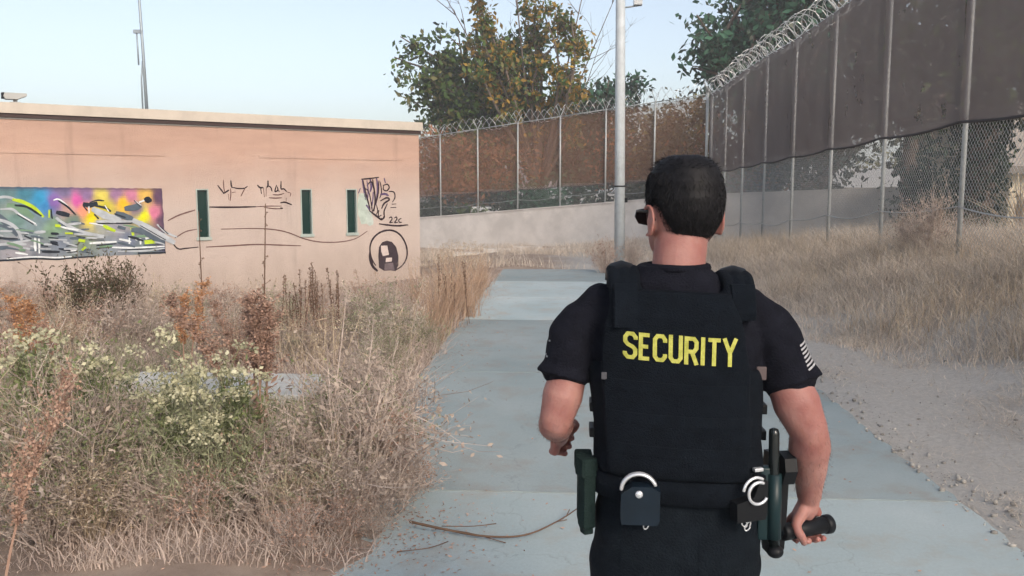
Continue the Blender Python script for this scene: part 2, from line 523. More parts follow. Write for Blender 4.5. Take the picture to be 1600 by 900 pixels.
# side and back walls
def sidebox(mb, u0, u1, o0, o1, z0, z1):
    mb.prism([(u0, o0), (u1, o0), (u1, o1), (u0, o1)], lambda u, o, d: LOCB(u, d, o), z0, z1)
sidebox(mb, 0, WT, -WT, -BDEP, BZ0, BTOP - 0.2)
sidebox(mb, BLEN - WT, BLEN, -WT, -BDEP, BZ0, BTOP - 0.2)
sidebox(mb, WT, BLEN - WT, -BDEP + WT, -BDEP, BZ0, BTOP - 0.2)
mb.build('wall', M['wall'], bld)
# a rough-faced band of blocks standing 15 mm proud under the roof edge, block by block
bandm = M['wall']
bz0, bz1 = 2.235, BTOP - 0.235
mb = MB()
roof = MB(); sidebox(roof, -0.02, BLEN + 0.02, 0.02, -BDEP - 0.02, BTOP - 0.26, BTOP - 0.12)
ro = roof.build('roof', mat('roof_felt', (0.3, 0.29, 0.27), 0.95, var=0.1), bld)
mb = MB()
wbox(mb, -0.06, BLEN + 0.06, BTOP - 0.17, BTOP, 0.075, -0.1)
sidebox(mb, -0.06, 0.1, -0.1, -BDEP - 0.06, BTOP - 0.17, BTOP)
sidebox(mb, BLEN - 0.1, BLEN + 0.06, -0.1, -BDEP - 0.06, BTOP - 0.17, BTOP)
sidebox(mb, 0.1, BLEN - 0.1, -BDEP + 0.1, -BDEP - 0.06, BTOP - 0.17, BTOP)
mb.build('coping', mat('coping_metal', (0.52, 0.46, 0.39), 0.7, var=0.1, scale=2.5), bld)
mb = MB(); wbox(mb, -0.03, BLEN + 0.03, BTOP - 0.235, BTOP - 0.1705, 0.045, -0.05)  # dark strip along the wall top, directly below the coping
mb.build('dark_strip', M['dark'], bld)
# faint rough bands (render coat edges) in the upper wall
for (u0, u1, z0, z1) in [(0.4, 3.4, 2.30, 2.36), (5.1, BLEN - 0.5, 2.295, 2.33)]:
    mb = MB(); wbox(mb, u0, u1, z0, z1, 0.012, -0.01); mb.build('render_band', M['wall'], bld)
M['frame'] = mat('window_frame', (0.36, 0.42, 0.39), 0.6, var=0.08)
gl = mat('window_glass', (0.008, 0.032, 0.028), 0.12, spec=0.6)
for (u0, u1, zb, zt) in WIN:
    fr = MB()
    w = 0.022
    zb_, zt_ = ZB, ZT
    wbox(fr, u0 + 0.001, u0 + w, zb_, zt_, 0.012, -0.16); wbox(fr, u1 - w, u1 - 0.001, zb_, zt_, 0.012, -0.16)
    wbox(fr, u0 + w, u1 - w, zt_ - w, zt_ - 0.001, 0.010, -0.16)
    wi = fr.build('window', M['frame'], bld)
    p = MB(); wbox(p, u0 + w, u1 - w, zb_ + 0.02, zt_ - w, -0.07, -0.09); p.build('pane', gl, wi)
    s = MB(); wbox(s, u0 - 0.02, u1 + 0.02, zb_ - 0.035, zb_ + 0.02, 0.03, -0.15); s.build('sill', M['frame'], wi)

# graffiti -------------------------------------------------------------
GR = paint_mat('spray_paint')
def ribbon(mb, pts, w, out, k=4, smooth=True):
    """pts in facade (u, z); a flat painted stroke with tapered ends"""
    P = chain(pts, k) if smooth and len(pts) > 2 else [np.array(p, float) for p in pts]
    n = len(P); vs = []
    for i in range(n):
        t = P[min(i + 1, n - 1)] - P[max(i - 1, 0)]
        L_ = np.hypot(*t) or 1; nrm = np.array([-t[1], t[0]]) / L_
        ww = w * (0.55 + 0.45 * min(1, 3 * min(i, n - 1 - i) / max(1, n - 1) + 0.2)) * (0.9 + 0.2 * random.random())
        a = P[i] + nrm * ww / 2; b = P[i] - nrm * ww / 2
        vs += [LOCB(a[0], a[1], out), LOCB(b[0], b[1], out)]
    mb.add(vs, [(2 * i, 2 * i + 1, 2 * i + 3, 2 * i + 2) for i in range(n - 1)])

def cp(cx, cy):  # mural crop pixels -> facade
    return fp(cx * 0.175, 270 + cy * 0.175)

mur = MB(); mur.col = (0, 0, 0)
tl, tr_ = cp(-420, 120), cp(1445, 140)
bl_, br_ = cp(-420, 790), cp(1480, 722)
blobs = [(-300, 200, (90, 120, 120)), (-300, 600, (120, 125, 135)), (0, 180, (95, 125, 130)), (60, 300, (130, 145, 140)), (180, 180, (70, 125, 145)), (310, 220, (55, 145, 190)), (350, 280, (60, 130, 185)), (430, 250, (125, 95, 160)),
         (520, 160, (120, 110, 145)), (560, 300, (185, 150, 140)), (640, 250, (200, 90, 160)), (690, 330, (225, 150, 120)), (770, 390, (225, 210, 20)), (720, 190, (135, 110, 150)), (870, 200, (205, 190, 90)), (900, 290, (190, 180, 60)), (1000, 180, (150, 115, 150)),
         (1080, 270, (230, 185, 40)), (1150, 200, (190, 120, 150)), (1290, 190, (215, 175, 90)), (1265, 380, (215, 215, 30)), (1370, 360, (205, 120, 150)), (1420, 200, (95, 70, 95)), (1430, 420, (100, 75, 95)), (1200, 320, (130, 115, 135)),
         (100, 400, (105, 135, 130)), (250, 420, (120, 140, 145)), (430, 480, (120, 150, 120)), (600, 420, (105, 125, 115)), (480, 600, (120, 130, 145)), (300, 700, (115, 120, 130)), (100, 650, (150, 148, 155)), (700, 640, (125, 140, 125)), (900, 640, (125, 135, 145)),
         (1100, 600, (110, 120, 140)), (1300, 560, (85, 95, 115)), (1440, 620, (75, 80, 100)), (1000, 480, (150, 150, 160)), (850, 460, (150, 155, 150)), (1250, 700, (110, 125, 130)), (700, 730, (115, 125, 130))]
bx = np.array([b[:2] for b in blobs], float); bc = np.array([lin(*b[2]) for b in blobs])
NU, NV = 120, 34
def mur_pt(s, t):
    ztop = tl[1] + (tr_[1] - tl[1]) * s; zbot = bl_[1] + (br_[1] - bl_[1]) * s
    ut = tl[0] + (tr_[0] - tl[0]) * s; ub = bl_[0] + (br_[0] - bl_[0]) * s
    j = 0.012 * mnoise.noise(Vector((s * 40, t * 9, 0)))
    return (ut + (ub - ut) * t + (j if s > 0.97 else 0), ztop + (zbot - ztop) * t + (j if t < 0.03 or t > 0.97 else 0))
gvs = [[LOCB(*mur_pt(i / NU, j / NV), 0.003) for i in range(NU + 1)] for j in range(NV + 1)]
flat = [p for r in gvs for p in r]
fs = [(j * (NU + 1) + i, j * (NU + 1) + i + 1, (j + 1) * (NU + 1) + i + 1, (j + 1) * (NU + 1) + i) for j in range(NV) for i in range(NU)]
mur.v = [tuple(p) for p in flat]; mur.f = fs
for j in range(NV):
    for i in range(NU):
        s, t = (i + .5) / NU, (j + .5) / NV
        q = np.array([-420 + 1880 * s, 125 + 620 * t])
        q = q + 16 * np.array([mnoise.noise(Vector((q[0] / 60, q[1] / 60, 1))), mnoise.noise(Vector((q[0] / 60, q[1] / 60, 5)))])
        d2 = ((bx - q) ** 2).sum(1); w = 1 / (d2 + 500) ** 1.9
        c = (bc * w[:, None]).sum(0) / w.sum()
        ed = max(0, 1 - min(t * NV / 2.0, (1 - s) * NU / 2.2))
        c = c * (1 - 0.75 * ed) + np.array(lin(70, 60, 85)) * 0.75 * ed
        mur.c.append(tuple(c))
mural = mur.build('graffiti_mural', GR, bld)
mural['label'] = 'colourful spray painted lettering in grey, lime, blue, pink and yellow'
st = MB(); st.col = (0, 0, 0)
DK, SL, LG, WH, LM, YE, GN = lin(38, 44, 54), lin(84, 96, 108), lin(172, 178, 184), lin(215, 220, 222), lin(175, 200, 50), lin(215, 208, 40), lin(110, 140, 115)
strokes = [(SL, 60, [(-400, 420), (-200, 330), (0, 400), (160, 560)]), (LG, 16, [(-400, 330), (-250, 250), (-100, 240), (30, 215), (110, 228), (180, 262)]), (LM, 22, [(110, 238), (210, 262), (310, 320), (390, 395)]), (GN, 46, [(60, 290), (180, 320), (300, 400)]),
           (DK, 14, [(130, 290), (240, 305), (370, 385)]), (LG, 14, [(0, 325), (110, 325), (180, 380), (330, 470)]), (DK, 9, [(150, 370), (300, 460)]), (WH, 6, [(160, 362), (320, 455)]), (LG, 20, [(-60, 410), (60, 440), (150, 500), (195, 600)]),
           (SL, 16, [(-300, 480), (0, 470), (130, 540)]), (LG, 12, [(-300, 520), (0, 520), (110, 520)]), (DK, 12, [(-250, 560), (30, 585), (160, 590)]), (LG, 14, [(-250, 640), (0, 640), (140, 620), (280, 600)]), (SL, 12, [(-100, 680), (60, 670), (180, 690)]),
           (DK, 16, [(215, 560), (280, 590)]), (WH, 14, [(315, 560), (312, 640), (318, 700)]), (WH, 10, [(345, 560), (350, 640), (350, 720)]), (DK, 26, [(365, 640), (430, 650)]),
           (LM, 16, [(440, 330), (438, 400)]), (DK, 9, [(455, 320), (462, 390), (470, 410)]), (WH, 9, [(475, 245), (520, 235), (580, 275), (640, 340)]), (DK, 11, [(520, 250), (600, 300), (675, 375)]), (DK, 30, [(500, 350), (560, 365), (620, 380)]),
           (LG, 22, [(500, 400), (560, 450), (650, 495), (760, 535), (920, 565)]), (SL, 14, [(520, 440), (640, 520), (780, 555)]), (LM, 26, [(490, 470), (540, 475)]), (LM, 18, [(580, 540), (650, 540)]), (LG, 12, [(660, 545), (760, 550), (860, 555), (930, 560)]), (DK, 9, [(680, 565), (760, 575)]),
           (WH, 12, [(540, 480), (620, 500), (700, 510)]), (DK, 10, [(430, 575), (520, 585)]), (LG, 12, [(440, 595), (600, 600)]), (LG, 16, [(570, 680), (690, 680)]), (LM, 26, [(700, 600), (760, 610)]), (LM, 20, [(730, 690), (765, 660)]), (LG, 16, [(770, 580), (930, 575)]),
           (DK, 9, [(790, 600), (930, 600)]), (WH, 14, [(800, 630), (910, 622), (1040, 615)]), (DK, 12, [(860, 650), (1040, 632)]), (DK, 12, [(860, 675), (1000, 660)]), (LG, 60, [(820, 320), (900, 360), (1000, 400)]), (DK, 30, [(740, 275), (800, 290), (870, 270)]), (DK, 12, [(740, 290), (780, 340)]), (WH, 12, [(793, 300), (795, 360)]),
           (DK, 8, [(800, 265), (870, 245), (930, 250)]), (DK, 14, [(830, 290), (930, 310), (990, 345)]), (WH, 10, [(935, 290), (970, 345)]), (LG, 50, [(850, 350), (960, 390), (1080, 415)]), (DK, 14, [(840, 370), (880, 410)]), (SL, 40, [(1030, 360), (1130, 395), (1210, 440)]), (DK, 14, [(1020, 365), (1120, 400)]),
           (SL, 46, [(1110, 320), (1200, 310), (1260, 290)]), (WH, 8, [(1200, 250), (1260, 290)]), (DK, 7, [(1195, 245), (1250, 300)]), (WH, 16, [(1240, 265), (1300, 240)]), (DK, 40, [(1290, 250), (1320, 240), (1335, 265)]), (LG, 16, [(860, 437), (1000, 432), (1190, 434)]), (DK, 7, [(870, 452), (1180, 450)]),
           (LM, 22, [(920, 470), (970, 495), (1030, 520)]), (SL, 30, [(1050, 480), (1120, 500)]), (SL, 90, [(1170, 510), (1280, 520), (1360, 570), (1470, 620)]), (LG, 44, [(1180, 420), (1300, 480), (1430, 555), (1560, 625)]), (LG, 14, [(1400, 460), (1480, 530), (1580, 575)]), (DK, 7, [(1420, 470), (1500, 545)]), (DK, 8, [(1250, 470), (1480, 600)]),
           (LM, 24, [(1175, 490), (1190, 560)]), (WH, 14, [(1155, 560), (1155, 640)]), (WH, 12, [(1210, 600), (1250, 590), (1255, 640)]), (WH, 40, [(1300, 545), (1320, 590)]), (LM, 40, [(1290, 620), (1400, 610)]), (DK, 9, [(1280, 645), (1420, 645)]), (WH, 12, [(1000, 665), (1200, 670), (1470, 655)]), (DK, 8, [(1080, 690), (1300, 680), (1475, 690)]),
           (LG, 12, [(1050, 700), (1300, 695), (1470, 672)]), (DK, 18, [(1230, 718), (1480, 712)]), (DK, 12, [(-400, 800), (60, 780), (300, 765), (500, 770), (620, 760), (860, 745)]), (WH, 8, [(60, 768), (300, 750), (500, 757), (640, 748)]), (DK, 8, [(590, 655), (700, 640)]), (WH, 12, [(590, 700), (680, 692)]), (DK, 7, [(600, 712), (690, 705)])]
rq = random.Random(3)
for k in range(70):
    x0_ = rq.uniform(-400, 1380); y0_ = rq.uniform(430, 720); l_ = rq.uniform(50, 170); s_ = rq.uniform(-0.1, 0.35)
    strokes.insert(rq.randrange(len(strokes)), (rq.choice([SL, LG, LG, DK, GN, SL, WH]), rq.uniform(6, 18), [(x0_, y0_), (x0_ + l_ / 2, y0_ + s_ * l_ * 0.4), (min(1470, x0_ + l_), min(735, y0_ + s_ * l_))]))
for i, (c, w, pts) in enumerate(strokes):
    st.col = c
    ribbon(st, [cp(*p) for p in pts], max(min(w, 40), 9) * 0.175 * 0.0155, 0.0045 + 0.00022 * (i % 60), 5)
st.build('graffiti_lettering', GR, mural)

# black tags and lines: zoom pixels -> facade
def strokes_part(name, items, label=None):
    m_ = MB(); m_.col = (0, 0, 0)
    for i, (c, w, pts) in enumerate(items):
        m_.col = c
        ribbon(m_, [fp(*p) for p in pts], w * 0.0155, 0.004 + 0.0003 * (i % 12), 5)
    o = m_.build(name, GR, bld)
    if label: o['label'] = label
    return o
BK, BR, GY_ = lin(52, 40, 46), lin(110, 84, 80), lin(135, 120, 118)
T1 = lambda pts: [(320 + x / 10, 270 + y / 10) for x, y in pts]
strokes_part('graffiti_tag', [(BK, 1.6, T1([(200, 195), (250, 260), (300, 325)])), (BR, 1.2, T1([(290, 110), (295, 220), (310, 310)])), (BK, 1.8, T1([(285, 325), (330, 300), (380, 265)])), (BK, 1.8, T1([(405, 120), (412, 190), (425, 235)])),
              (BK, 1.4, T1([(425, 225), (520, 245), (620, 240), (665, 210)])), (BR, 1.2, T1([(400, 240), (405, 330), (395, 440)])), (BR, 1.2, T1([(625, 245), (590, 310), (560, 370)])), (BR, 1.0, T1([(420, 310), (480, 300)])), (BR, 0.9, T1([(365, 330), (375, 420)]))])
strokes_part('graffiti_tag', [(BK, 2.0, T1([(820, 190), (860, 230), (915, 230)])), (BK, 1.5, T1([(870, 230), (885, 330)])), (BR, 1.2, T1([(915, 230), (930, 380)])), (BK, 1.9, T1([(985, 120), (985, 200), (965, 230)])), (BK, 1.5, T1([(985, 200), (1030, 230), (1050, 290)])), (BR, 1.2, T1([(960, 230), (955, 370)])),
              (BK, 1.6, T1([(1120, 190), (1095, 290), (1140, 270), (1130, 215)])), (BK, 1.5, T1([(1140, 280), (1170, 290)])), (BK, 1.6, T1([(1190, 130), (1190, 250), (1230, 250), (1280, 295)])), (BR, 1.3, T1([(1060, 340), (1150, 345), (1240, 320)])), (BR, 1.4, T1([(1000, 390), (1100, 395), (1200, 390)])),
              (BR, 1.0, T1([(1280, 300), (1340, 320), (1330, 370)]))])
strokes_part('graffiti_line', [(BK, 2.0, [(325, 323.5), (360, 323.8), (400, 323)]), (BR, 1.2, [(400, 323), (420, 322), (440, 322)]), (BR, 1.3, [(412, 324), (428, 326), (441, 326)]), (BK, 2.2, [(438, 325), (442, 325.5)]), (BK, 1.8, [(438, 317), (445, 316), (456, 320)]), (BR, 1.0, [(447, 309), (447, 316)])])
strokes_part('graffiti_line', [(BR, 1.6, [(262, 345), (280, 336), (305, 328)]), (BR, 1.2, [(273, 372), (290, 362), (308, 358)]), (BK, 1.5, [(265, 372), (277, 388), (290, 388), (310, 386)])])
strokes_part('graffiti_line', [(BR, 1.6, [(322, 386), (360, 384), (400, 382), (440, 383), (470, 384)]), (BR, 1.4, [(345, 358), (400, 357), (430, 359), (452, 364), (475, 373), (500, 378), (530, 378), (555, 373), (574, 361)])])
T2 = lambda pts: [(530 + x / 5, 260 + y / 5) for x, y in pts]
PU = lin(92, 76, 108)
strokes_part('paint_patch', [(lin(176, 188, 178), 14, [(566, 302), (567, 325), (569, 350)]), (lin(182, 192, 184), 9, [(576, 330), (578, 345), (580, 352)])])
strokes_part('graffiti_tag', [(PU, 2.4, T2([(180, 100), (190, 160), (205, 260)])), (BK, 2.2, T2([(185, 110), (215, 240), (240, 330)])), (PU, 2.6, T2([(240, 90), (250, 160), (240, 200)])), (BK, 2.0, T2([(215, 150), (250, 120), (270, 180)])), (PU, 2.6, T2([(290, 85), (300, 180), (285, 300)])), (BK, 2.2, T2([(260, 100), (280, 250), (270, 350)])),
              (BK, 2.0, T2([(310, 110), (300, 230), (260, 360)])), (BK, 1.8, T2([(340, 150), (375, 140), (390, 165), (370, 190), (345, 180), (345, 150)])), (BK, 1.7, T2([(385, 195), (425, 200), (435, 240), (415, 280)])), (BK, 2.4, T2([(320, 270), (370, 245), (390, 260), (350, 290), (330, 330)])), (BK, 2.0, T2([(375, 290), (350, 350), (350, 400), (320, 410)])),
              (BK, 2.4, T2([(235, 345), (280, 380), (330, 415), (350, 390)])), (BK, 1.6, T2([(310, 340), (305, 390), (330, 380)])), (PU, 4, T2([(210, 300), (240, 340)])), (BK, 1.6, T2([(410, 295), (445, 293)])), (BK, 1.6, T2([(400, 322), (445, 320)])), (PU, 1.8, T2([(215, 110), (225, 180), (222, 250)])), (PU, 1.8, T2([(265, 200), (262, 260), (250, 330)])), (BK, 1.8, T2([(170, 100), (235, 95), (310, 85)])), (BK, 1.6, T2([(200, 170), (230, 200), (250, 290), (258, 350)])), (BK, 1.6, T2([(320, 120), (330, 200), (315, 250)])), (PU, 3.0, T2([(320, 220), (360, 215), (385, 230)])), (BK, 1.5, T2([(290, 300), (300, 350), (285, 380)])), (PU, 2.2, T2([(350, 90), (360, 130)])), (PU, 2.0, T2([(150, 210), (165, 170)]))])
strokes_part('graffiti_tag', [(BK, 1.7, T2([(388, 405), (405, 395), (412, 412), (395, 438), (420, 436)])), (BK, 1.7, T2([(428, 405), (445, 395), (450, 412), (432, 438), (458, 436)])), (BK, 1.6, T2([(485, 405), (465, 418), (470, 436), (490, 436)])), (BK, 2.2, T2([(310, 448), (380, 458), (460, 464), (535, 456)])), (BK, 1.4, T2([(440, 466), (540, 459)]))])
ring = [(385 + 145 * math.cos(a) + (4 * math.sin(3 * a)), 660 + 162 * math.sin(a)) for a in np.linspace(2.35, 2.35 + 5.1, 26)]
strokes_part('graffiti_emblem', [(BK, 2.4, T2(ring)), (BK, 4.0, T2([(240, 670), (242, 720), (262, 780), (300, 818)]))], 'dark painted circle round a dark arched figure with two pale patches')
m_ = MB(); m_.col = lin(62, 52, 58)
arch = [(310, 790), (305, 700), (310, 630), (335, 592), (372, 580), (412, 590), (445, 630), (462, 700), (462, 770), (440, 818), (400, 812), (350, 815)]
pp = [np.array(fp(530 + x / 5, 260 + y / 5)) for x, y in arch]
m_.prism([tuple(p) for p in pp], lambda u, v, d: LOCB(u, v, d), 0.004, 0.0045)
m_.col = lin(200, 186, 180)
for q in [[(325, 620), (375, 618), (388, 690), (340, 700), (328, 665)], [(365, 715), (412, 712), (410, 742), (362, 748)]]:
    m_.prism([fp(530 + x / 5, 260 + y / 5) for x, y in q], lambda u, v, d: LOCB(u, v, d), 0.0052, 0.0056)
m_.col = lin(110, 98, 102)
m_.prism([fp(530 + x / 5, 260 + y / 5) for x, y in [(355, 760), (420, 752), (432, 812), (395, 808), (352, 810)]], lambda u, v, d: LOCB(u, v, d), 0.0052, 0.0056)
m_.build('graffiti_figure', GR, bld)

# roof fittings
r0 = bp_(*fp(239, 166), -0.5)
mast = empty('antenna_mast', (r0.x, r0.y, BTOP - 0.13))
tag(mast, 'thin grey antenna mast standing on the flat roof', 'antenna')
mm = mat('mast_metal', (0.33, 0.38, 0.42), 0.5, metal=0.3)
mb = MB(); mb.tube([(0, 0, 0), (-0.02, 0, 1.2), (-0.10, 0, 4.4)], [0.032, 0.026, 0.018], 8); mb.build('mast', mm, mast, True)
mb = MB(); mb.tube([(-0.09, 0.03, 0), (-0.085, 0.02, 0.7), (-0.035, 0, 1.02)], 0.014, 6); mb.build('brace', mm, mast, True)
mb = MB(); mb.tube([(-0.10, -0.02, 0.95), (-0.11, -0.02, 1.55)], 0.014, 6); mb.build('whip_antenna', mm, mast, True)
mb = MB(); mb.box((-0.16, -0.05, 1.5), (-0.02, 0.0, 1.56)); mb.build('bracket', mm, mast)
mb = MB(); mb.tube([(0, 0, 0.0), (0, 0, 0.02)], 0.11, 10); mb.build('base_plate', mm, mast)
c0 = bp_(*fp(24, 158), 0.0)
fl = empty('floodlight', (c0.x, c0.y, BTOP)); fl.rotation_euler.z = math.atan2(bd.y, bd.x)
tag(fl, 'small grey floodlight perched on the roof edge at far left', 'floodlight')
fm = mat('flood_grey', (0.42, 0.42, 0.40), 0.5)
mb = MB(); mb.prism([(-0.17, 0.09), (-0.15, 0.15), (0.16, 0.15), (0.16, 0.11), (0.02, 0.05), (-0.14, 0.05)], lambda u, v, d: (-u, d, v), -0.1, 0.1); mb.build('housing', fm, fl)
mb = MB(); mb.box((0.155, -0.09, 0.06), (0.19, 0.09, 0.15)); mb.build('lens', M['black'], fl)
mb = MB(); mb.tube([(0, 0, -0.005), (0, 0, 0.06)], 0.03, 8); mb.box((-0.07, -0.05, -0.002), (0.07, 0.05, 0.012)); mb.build('bracket', fm, fl)
# ------------------------------------------------------------------ rear wall, fences, pole
def wall_run(name, pts, tops, label, th=0.22, parent=None):
    mb = MB()
    pts = [Vector((p[0], p[1], 0)) for p in pts]
    n = len(pts)
    for i in range(n - 1):
        d = (pts[i + 1] - pts[i]).normalized(); s = Vector((-d.y, d.x, 0)) * th / 2
        a, b = pts[i], pts[i + 1]
        vs = []
        for (q, zt) in ((a, tops[i]), (b, tops[i + 1])):
            zb = min(Hs(q.x, q.y), Hs(q.x, q.y + 0.4)) - 0.5
            for sg in (-1, 1):
                vs += [Vector((q.x + s.x * sg, q.y + s.y * sg, zb)), Vector((q.x + s.x * sg, q.y + s.y * sg, zt))]
        mb.add(vs, [(0, 1, 5, 4), (2, 6, 7, 3), (1, 3, 7, 5), (0, 4, 6, 2), (0, 2, 3, 1), (4, 5, 7, 6)])
    o = mb.build(name, M['concrete_wall'])
    tag(o, label, 'wall')
    # cap stones
    for i in range(n - 1):
        a = Vector((pts[i].x, pts[i].y, tops[i])); b = Vector((pts[i + 1].x, pts[i + 1].y, tops[i + 1]))
        L_ = (b - a).length; k = max(1, int(L_ / 2.4))
        X = (b - a).normalized(); Yv = Vector((0, 0, 1)).cross(X).normalized(); Zv = X.cross(Yv)
        for j in range(k):
            c = MB(); q = a + (b - a) * (j / k)
            Mx = Matrix((X, Yv, Zv)).transposed().to_4x4(); Mx.translation = q
            c.box((0.006, -th / 2 - 0.03, 0.003), (L_ / k - 0.006, th / 2 + 0.03, 0.05), Mx)
            c.build('cap_stone', M['concrete_wall'], o)
    return o

CX, CY = at(1113, 295, 32.8).x, 32.8
LX, LY = at(697, 295, 39.2).x, 39.2
dx, dy = (LX - CX), (LY - CY)
ext = 1.9
wall_run('concrete_wall', [(CX - 0.05, CY - 0.35), (LX, LY - 0.35), (CX + dx * ext, CY + dy * ext - 0.35)], [1.50, 0.46, -0.35],
         'long low grey concrete wall under the rear fence')
wall_run('concrete_wall', [(CX + 0.35, CY + 0.1), (CX + 9, CY - 1.0), (CX + 34, CY - 3.5)], [1.50, 1.84, 1.9], 'grey concrete wall beyond the tall fence on the right')
# low kerb at the foot of the bare ground
mb = MB()
for i in range(9):
    x0 = -3.6 + i * 0.95
    z = Hs(x0 + 0.5, 27.2)
    mb.box((x0, 27.1 - 0.04 * i, z - 0.1), (x0 + 0.94, 27.35 - 0.04 * i, z + 0.13))
tag(mb.build('kerb', M['concrete_wall']), kind='structure')

def fabric_material(name, col, tr, holes=0.25, torn=False):
    m = bpy.data.materials.new(name); m.use_nodes = True
    nt = m.node_tree; N = nt.nodes; L = nt.links
    b = N['Principled BSDF']; b.inputs['Roughness'].default_value = 0.9; b.inputs['Specular IOR Level'].default_value = 0.1
    tc = N.new('ShaderNodeTexCoord')
    nz = N.new('ShaderNodeTexNoise'); nz.inputs['Scale'].default_value = 1.3; nz.inputs['Detail'].default_value = 7
    mp = N.new('ShaderNodeMapping'); mp.inputs['Scale'].default_value = (1, 1, 0.45)
    L.new(tc.outputs['Object'], mp.inputs[0]); L.new(mp.outputs[0], nz.inputs['Vector'])
    rp = N.new('ShaderNodeValToRGB')
    rp.color_ramp.elements[0].position = 0.3; rp.color_ramp.elements[0].color = (*[c * 0.8 for c in col], 1)
    rp.color_ramp.elements[1].position = 0.7; rp.color_ramp.elements[1].color = (*[c * 1.15 for c in col], 1)
    L.new(nz.outputs[0], rp.inputs[0]); L.new(rp.outputs[0], b.inputs['Base Color'])
    t = N.new('ShaderNodeBsdfTransparent'); tl_ = N.new('ShaderNodeBsdfTranslucent'); L.new(rp.outputs[0], tl_.inputs[0])
    a = N.new('ShaderNodeMixShader'); a.inputs[0].default_value = 0.25; L.new(b.outputs[0], a.inputs[1]); L.new(tl_.outputs[0], a.inputs[2])
    f = N.new('ShaderNodeMapRange'); f.inputs[1].default_value = 0.35; f.inputs[2].default_value = 0.7; f.inputs[3].default_value = tr - holes / 2; f.inputs[4].default_value = tr + holes / 2
    L.new(nz.outputs[0], f.inputs[0])
    fo = f.outputs[0]
    if torn:    # frayed holes and thin worn patches
        n2 = N.new('ShaderNodeTexNoise'); n2.inputs['Scale'].default_value = 1.1; n2.inputs['Detail'].default_value = 9; n2.inputs['Roughness'].default_value = 0.7
        L.new(tc.outputs['Object'], n2.inputs['Vector'])
        h_ = N.new('ShaderNodeMapRange'); h_.inputs[1].default_value = 0.56; h_.inputs[2].default_value = 0.68; h_.inputs[3].default_value = 0; h_.inputs[4].default_value = 0.75
        L.new(n2.outputs[0], h_.inputs[0])
        mxx = N.new('ShaderNodeMath'); mxx.operation = 'MAXIMUM'; L.new(fo, mxx.inputs[0]); L.new(h_.outputs[0], mxx.inputs[1]); fo = mxx.outputs[0]
    c = N.new('ShaderNodeMixShader'); L.new(fo, c.inputs[0]); L.new(a.outputs[0], c.inputs[1]); L.new(t.outputs[0], c.inputs[2])
    L.new(c.outputs[0], N['Material Output'].inputs['Surface'])
    return m

M['fab_r'] = fabric_material('windscreen_grey', (0.21, 0.178, 0.172), 0.29, 0.12, True)
M['fab_b'] = fabric_material('windscreen_brown', (0.28, 0.165, 0.115), 0.45, 0.2)
M['hem'] = mat('windscreen_hem', (0.06, 0.052, 0.052), 0.9)

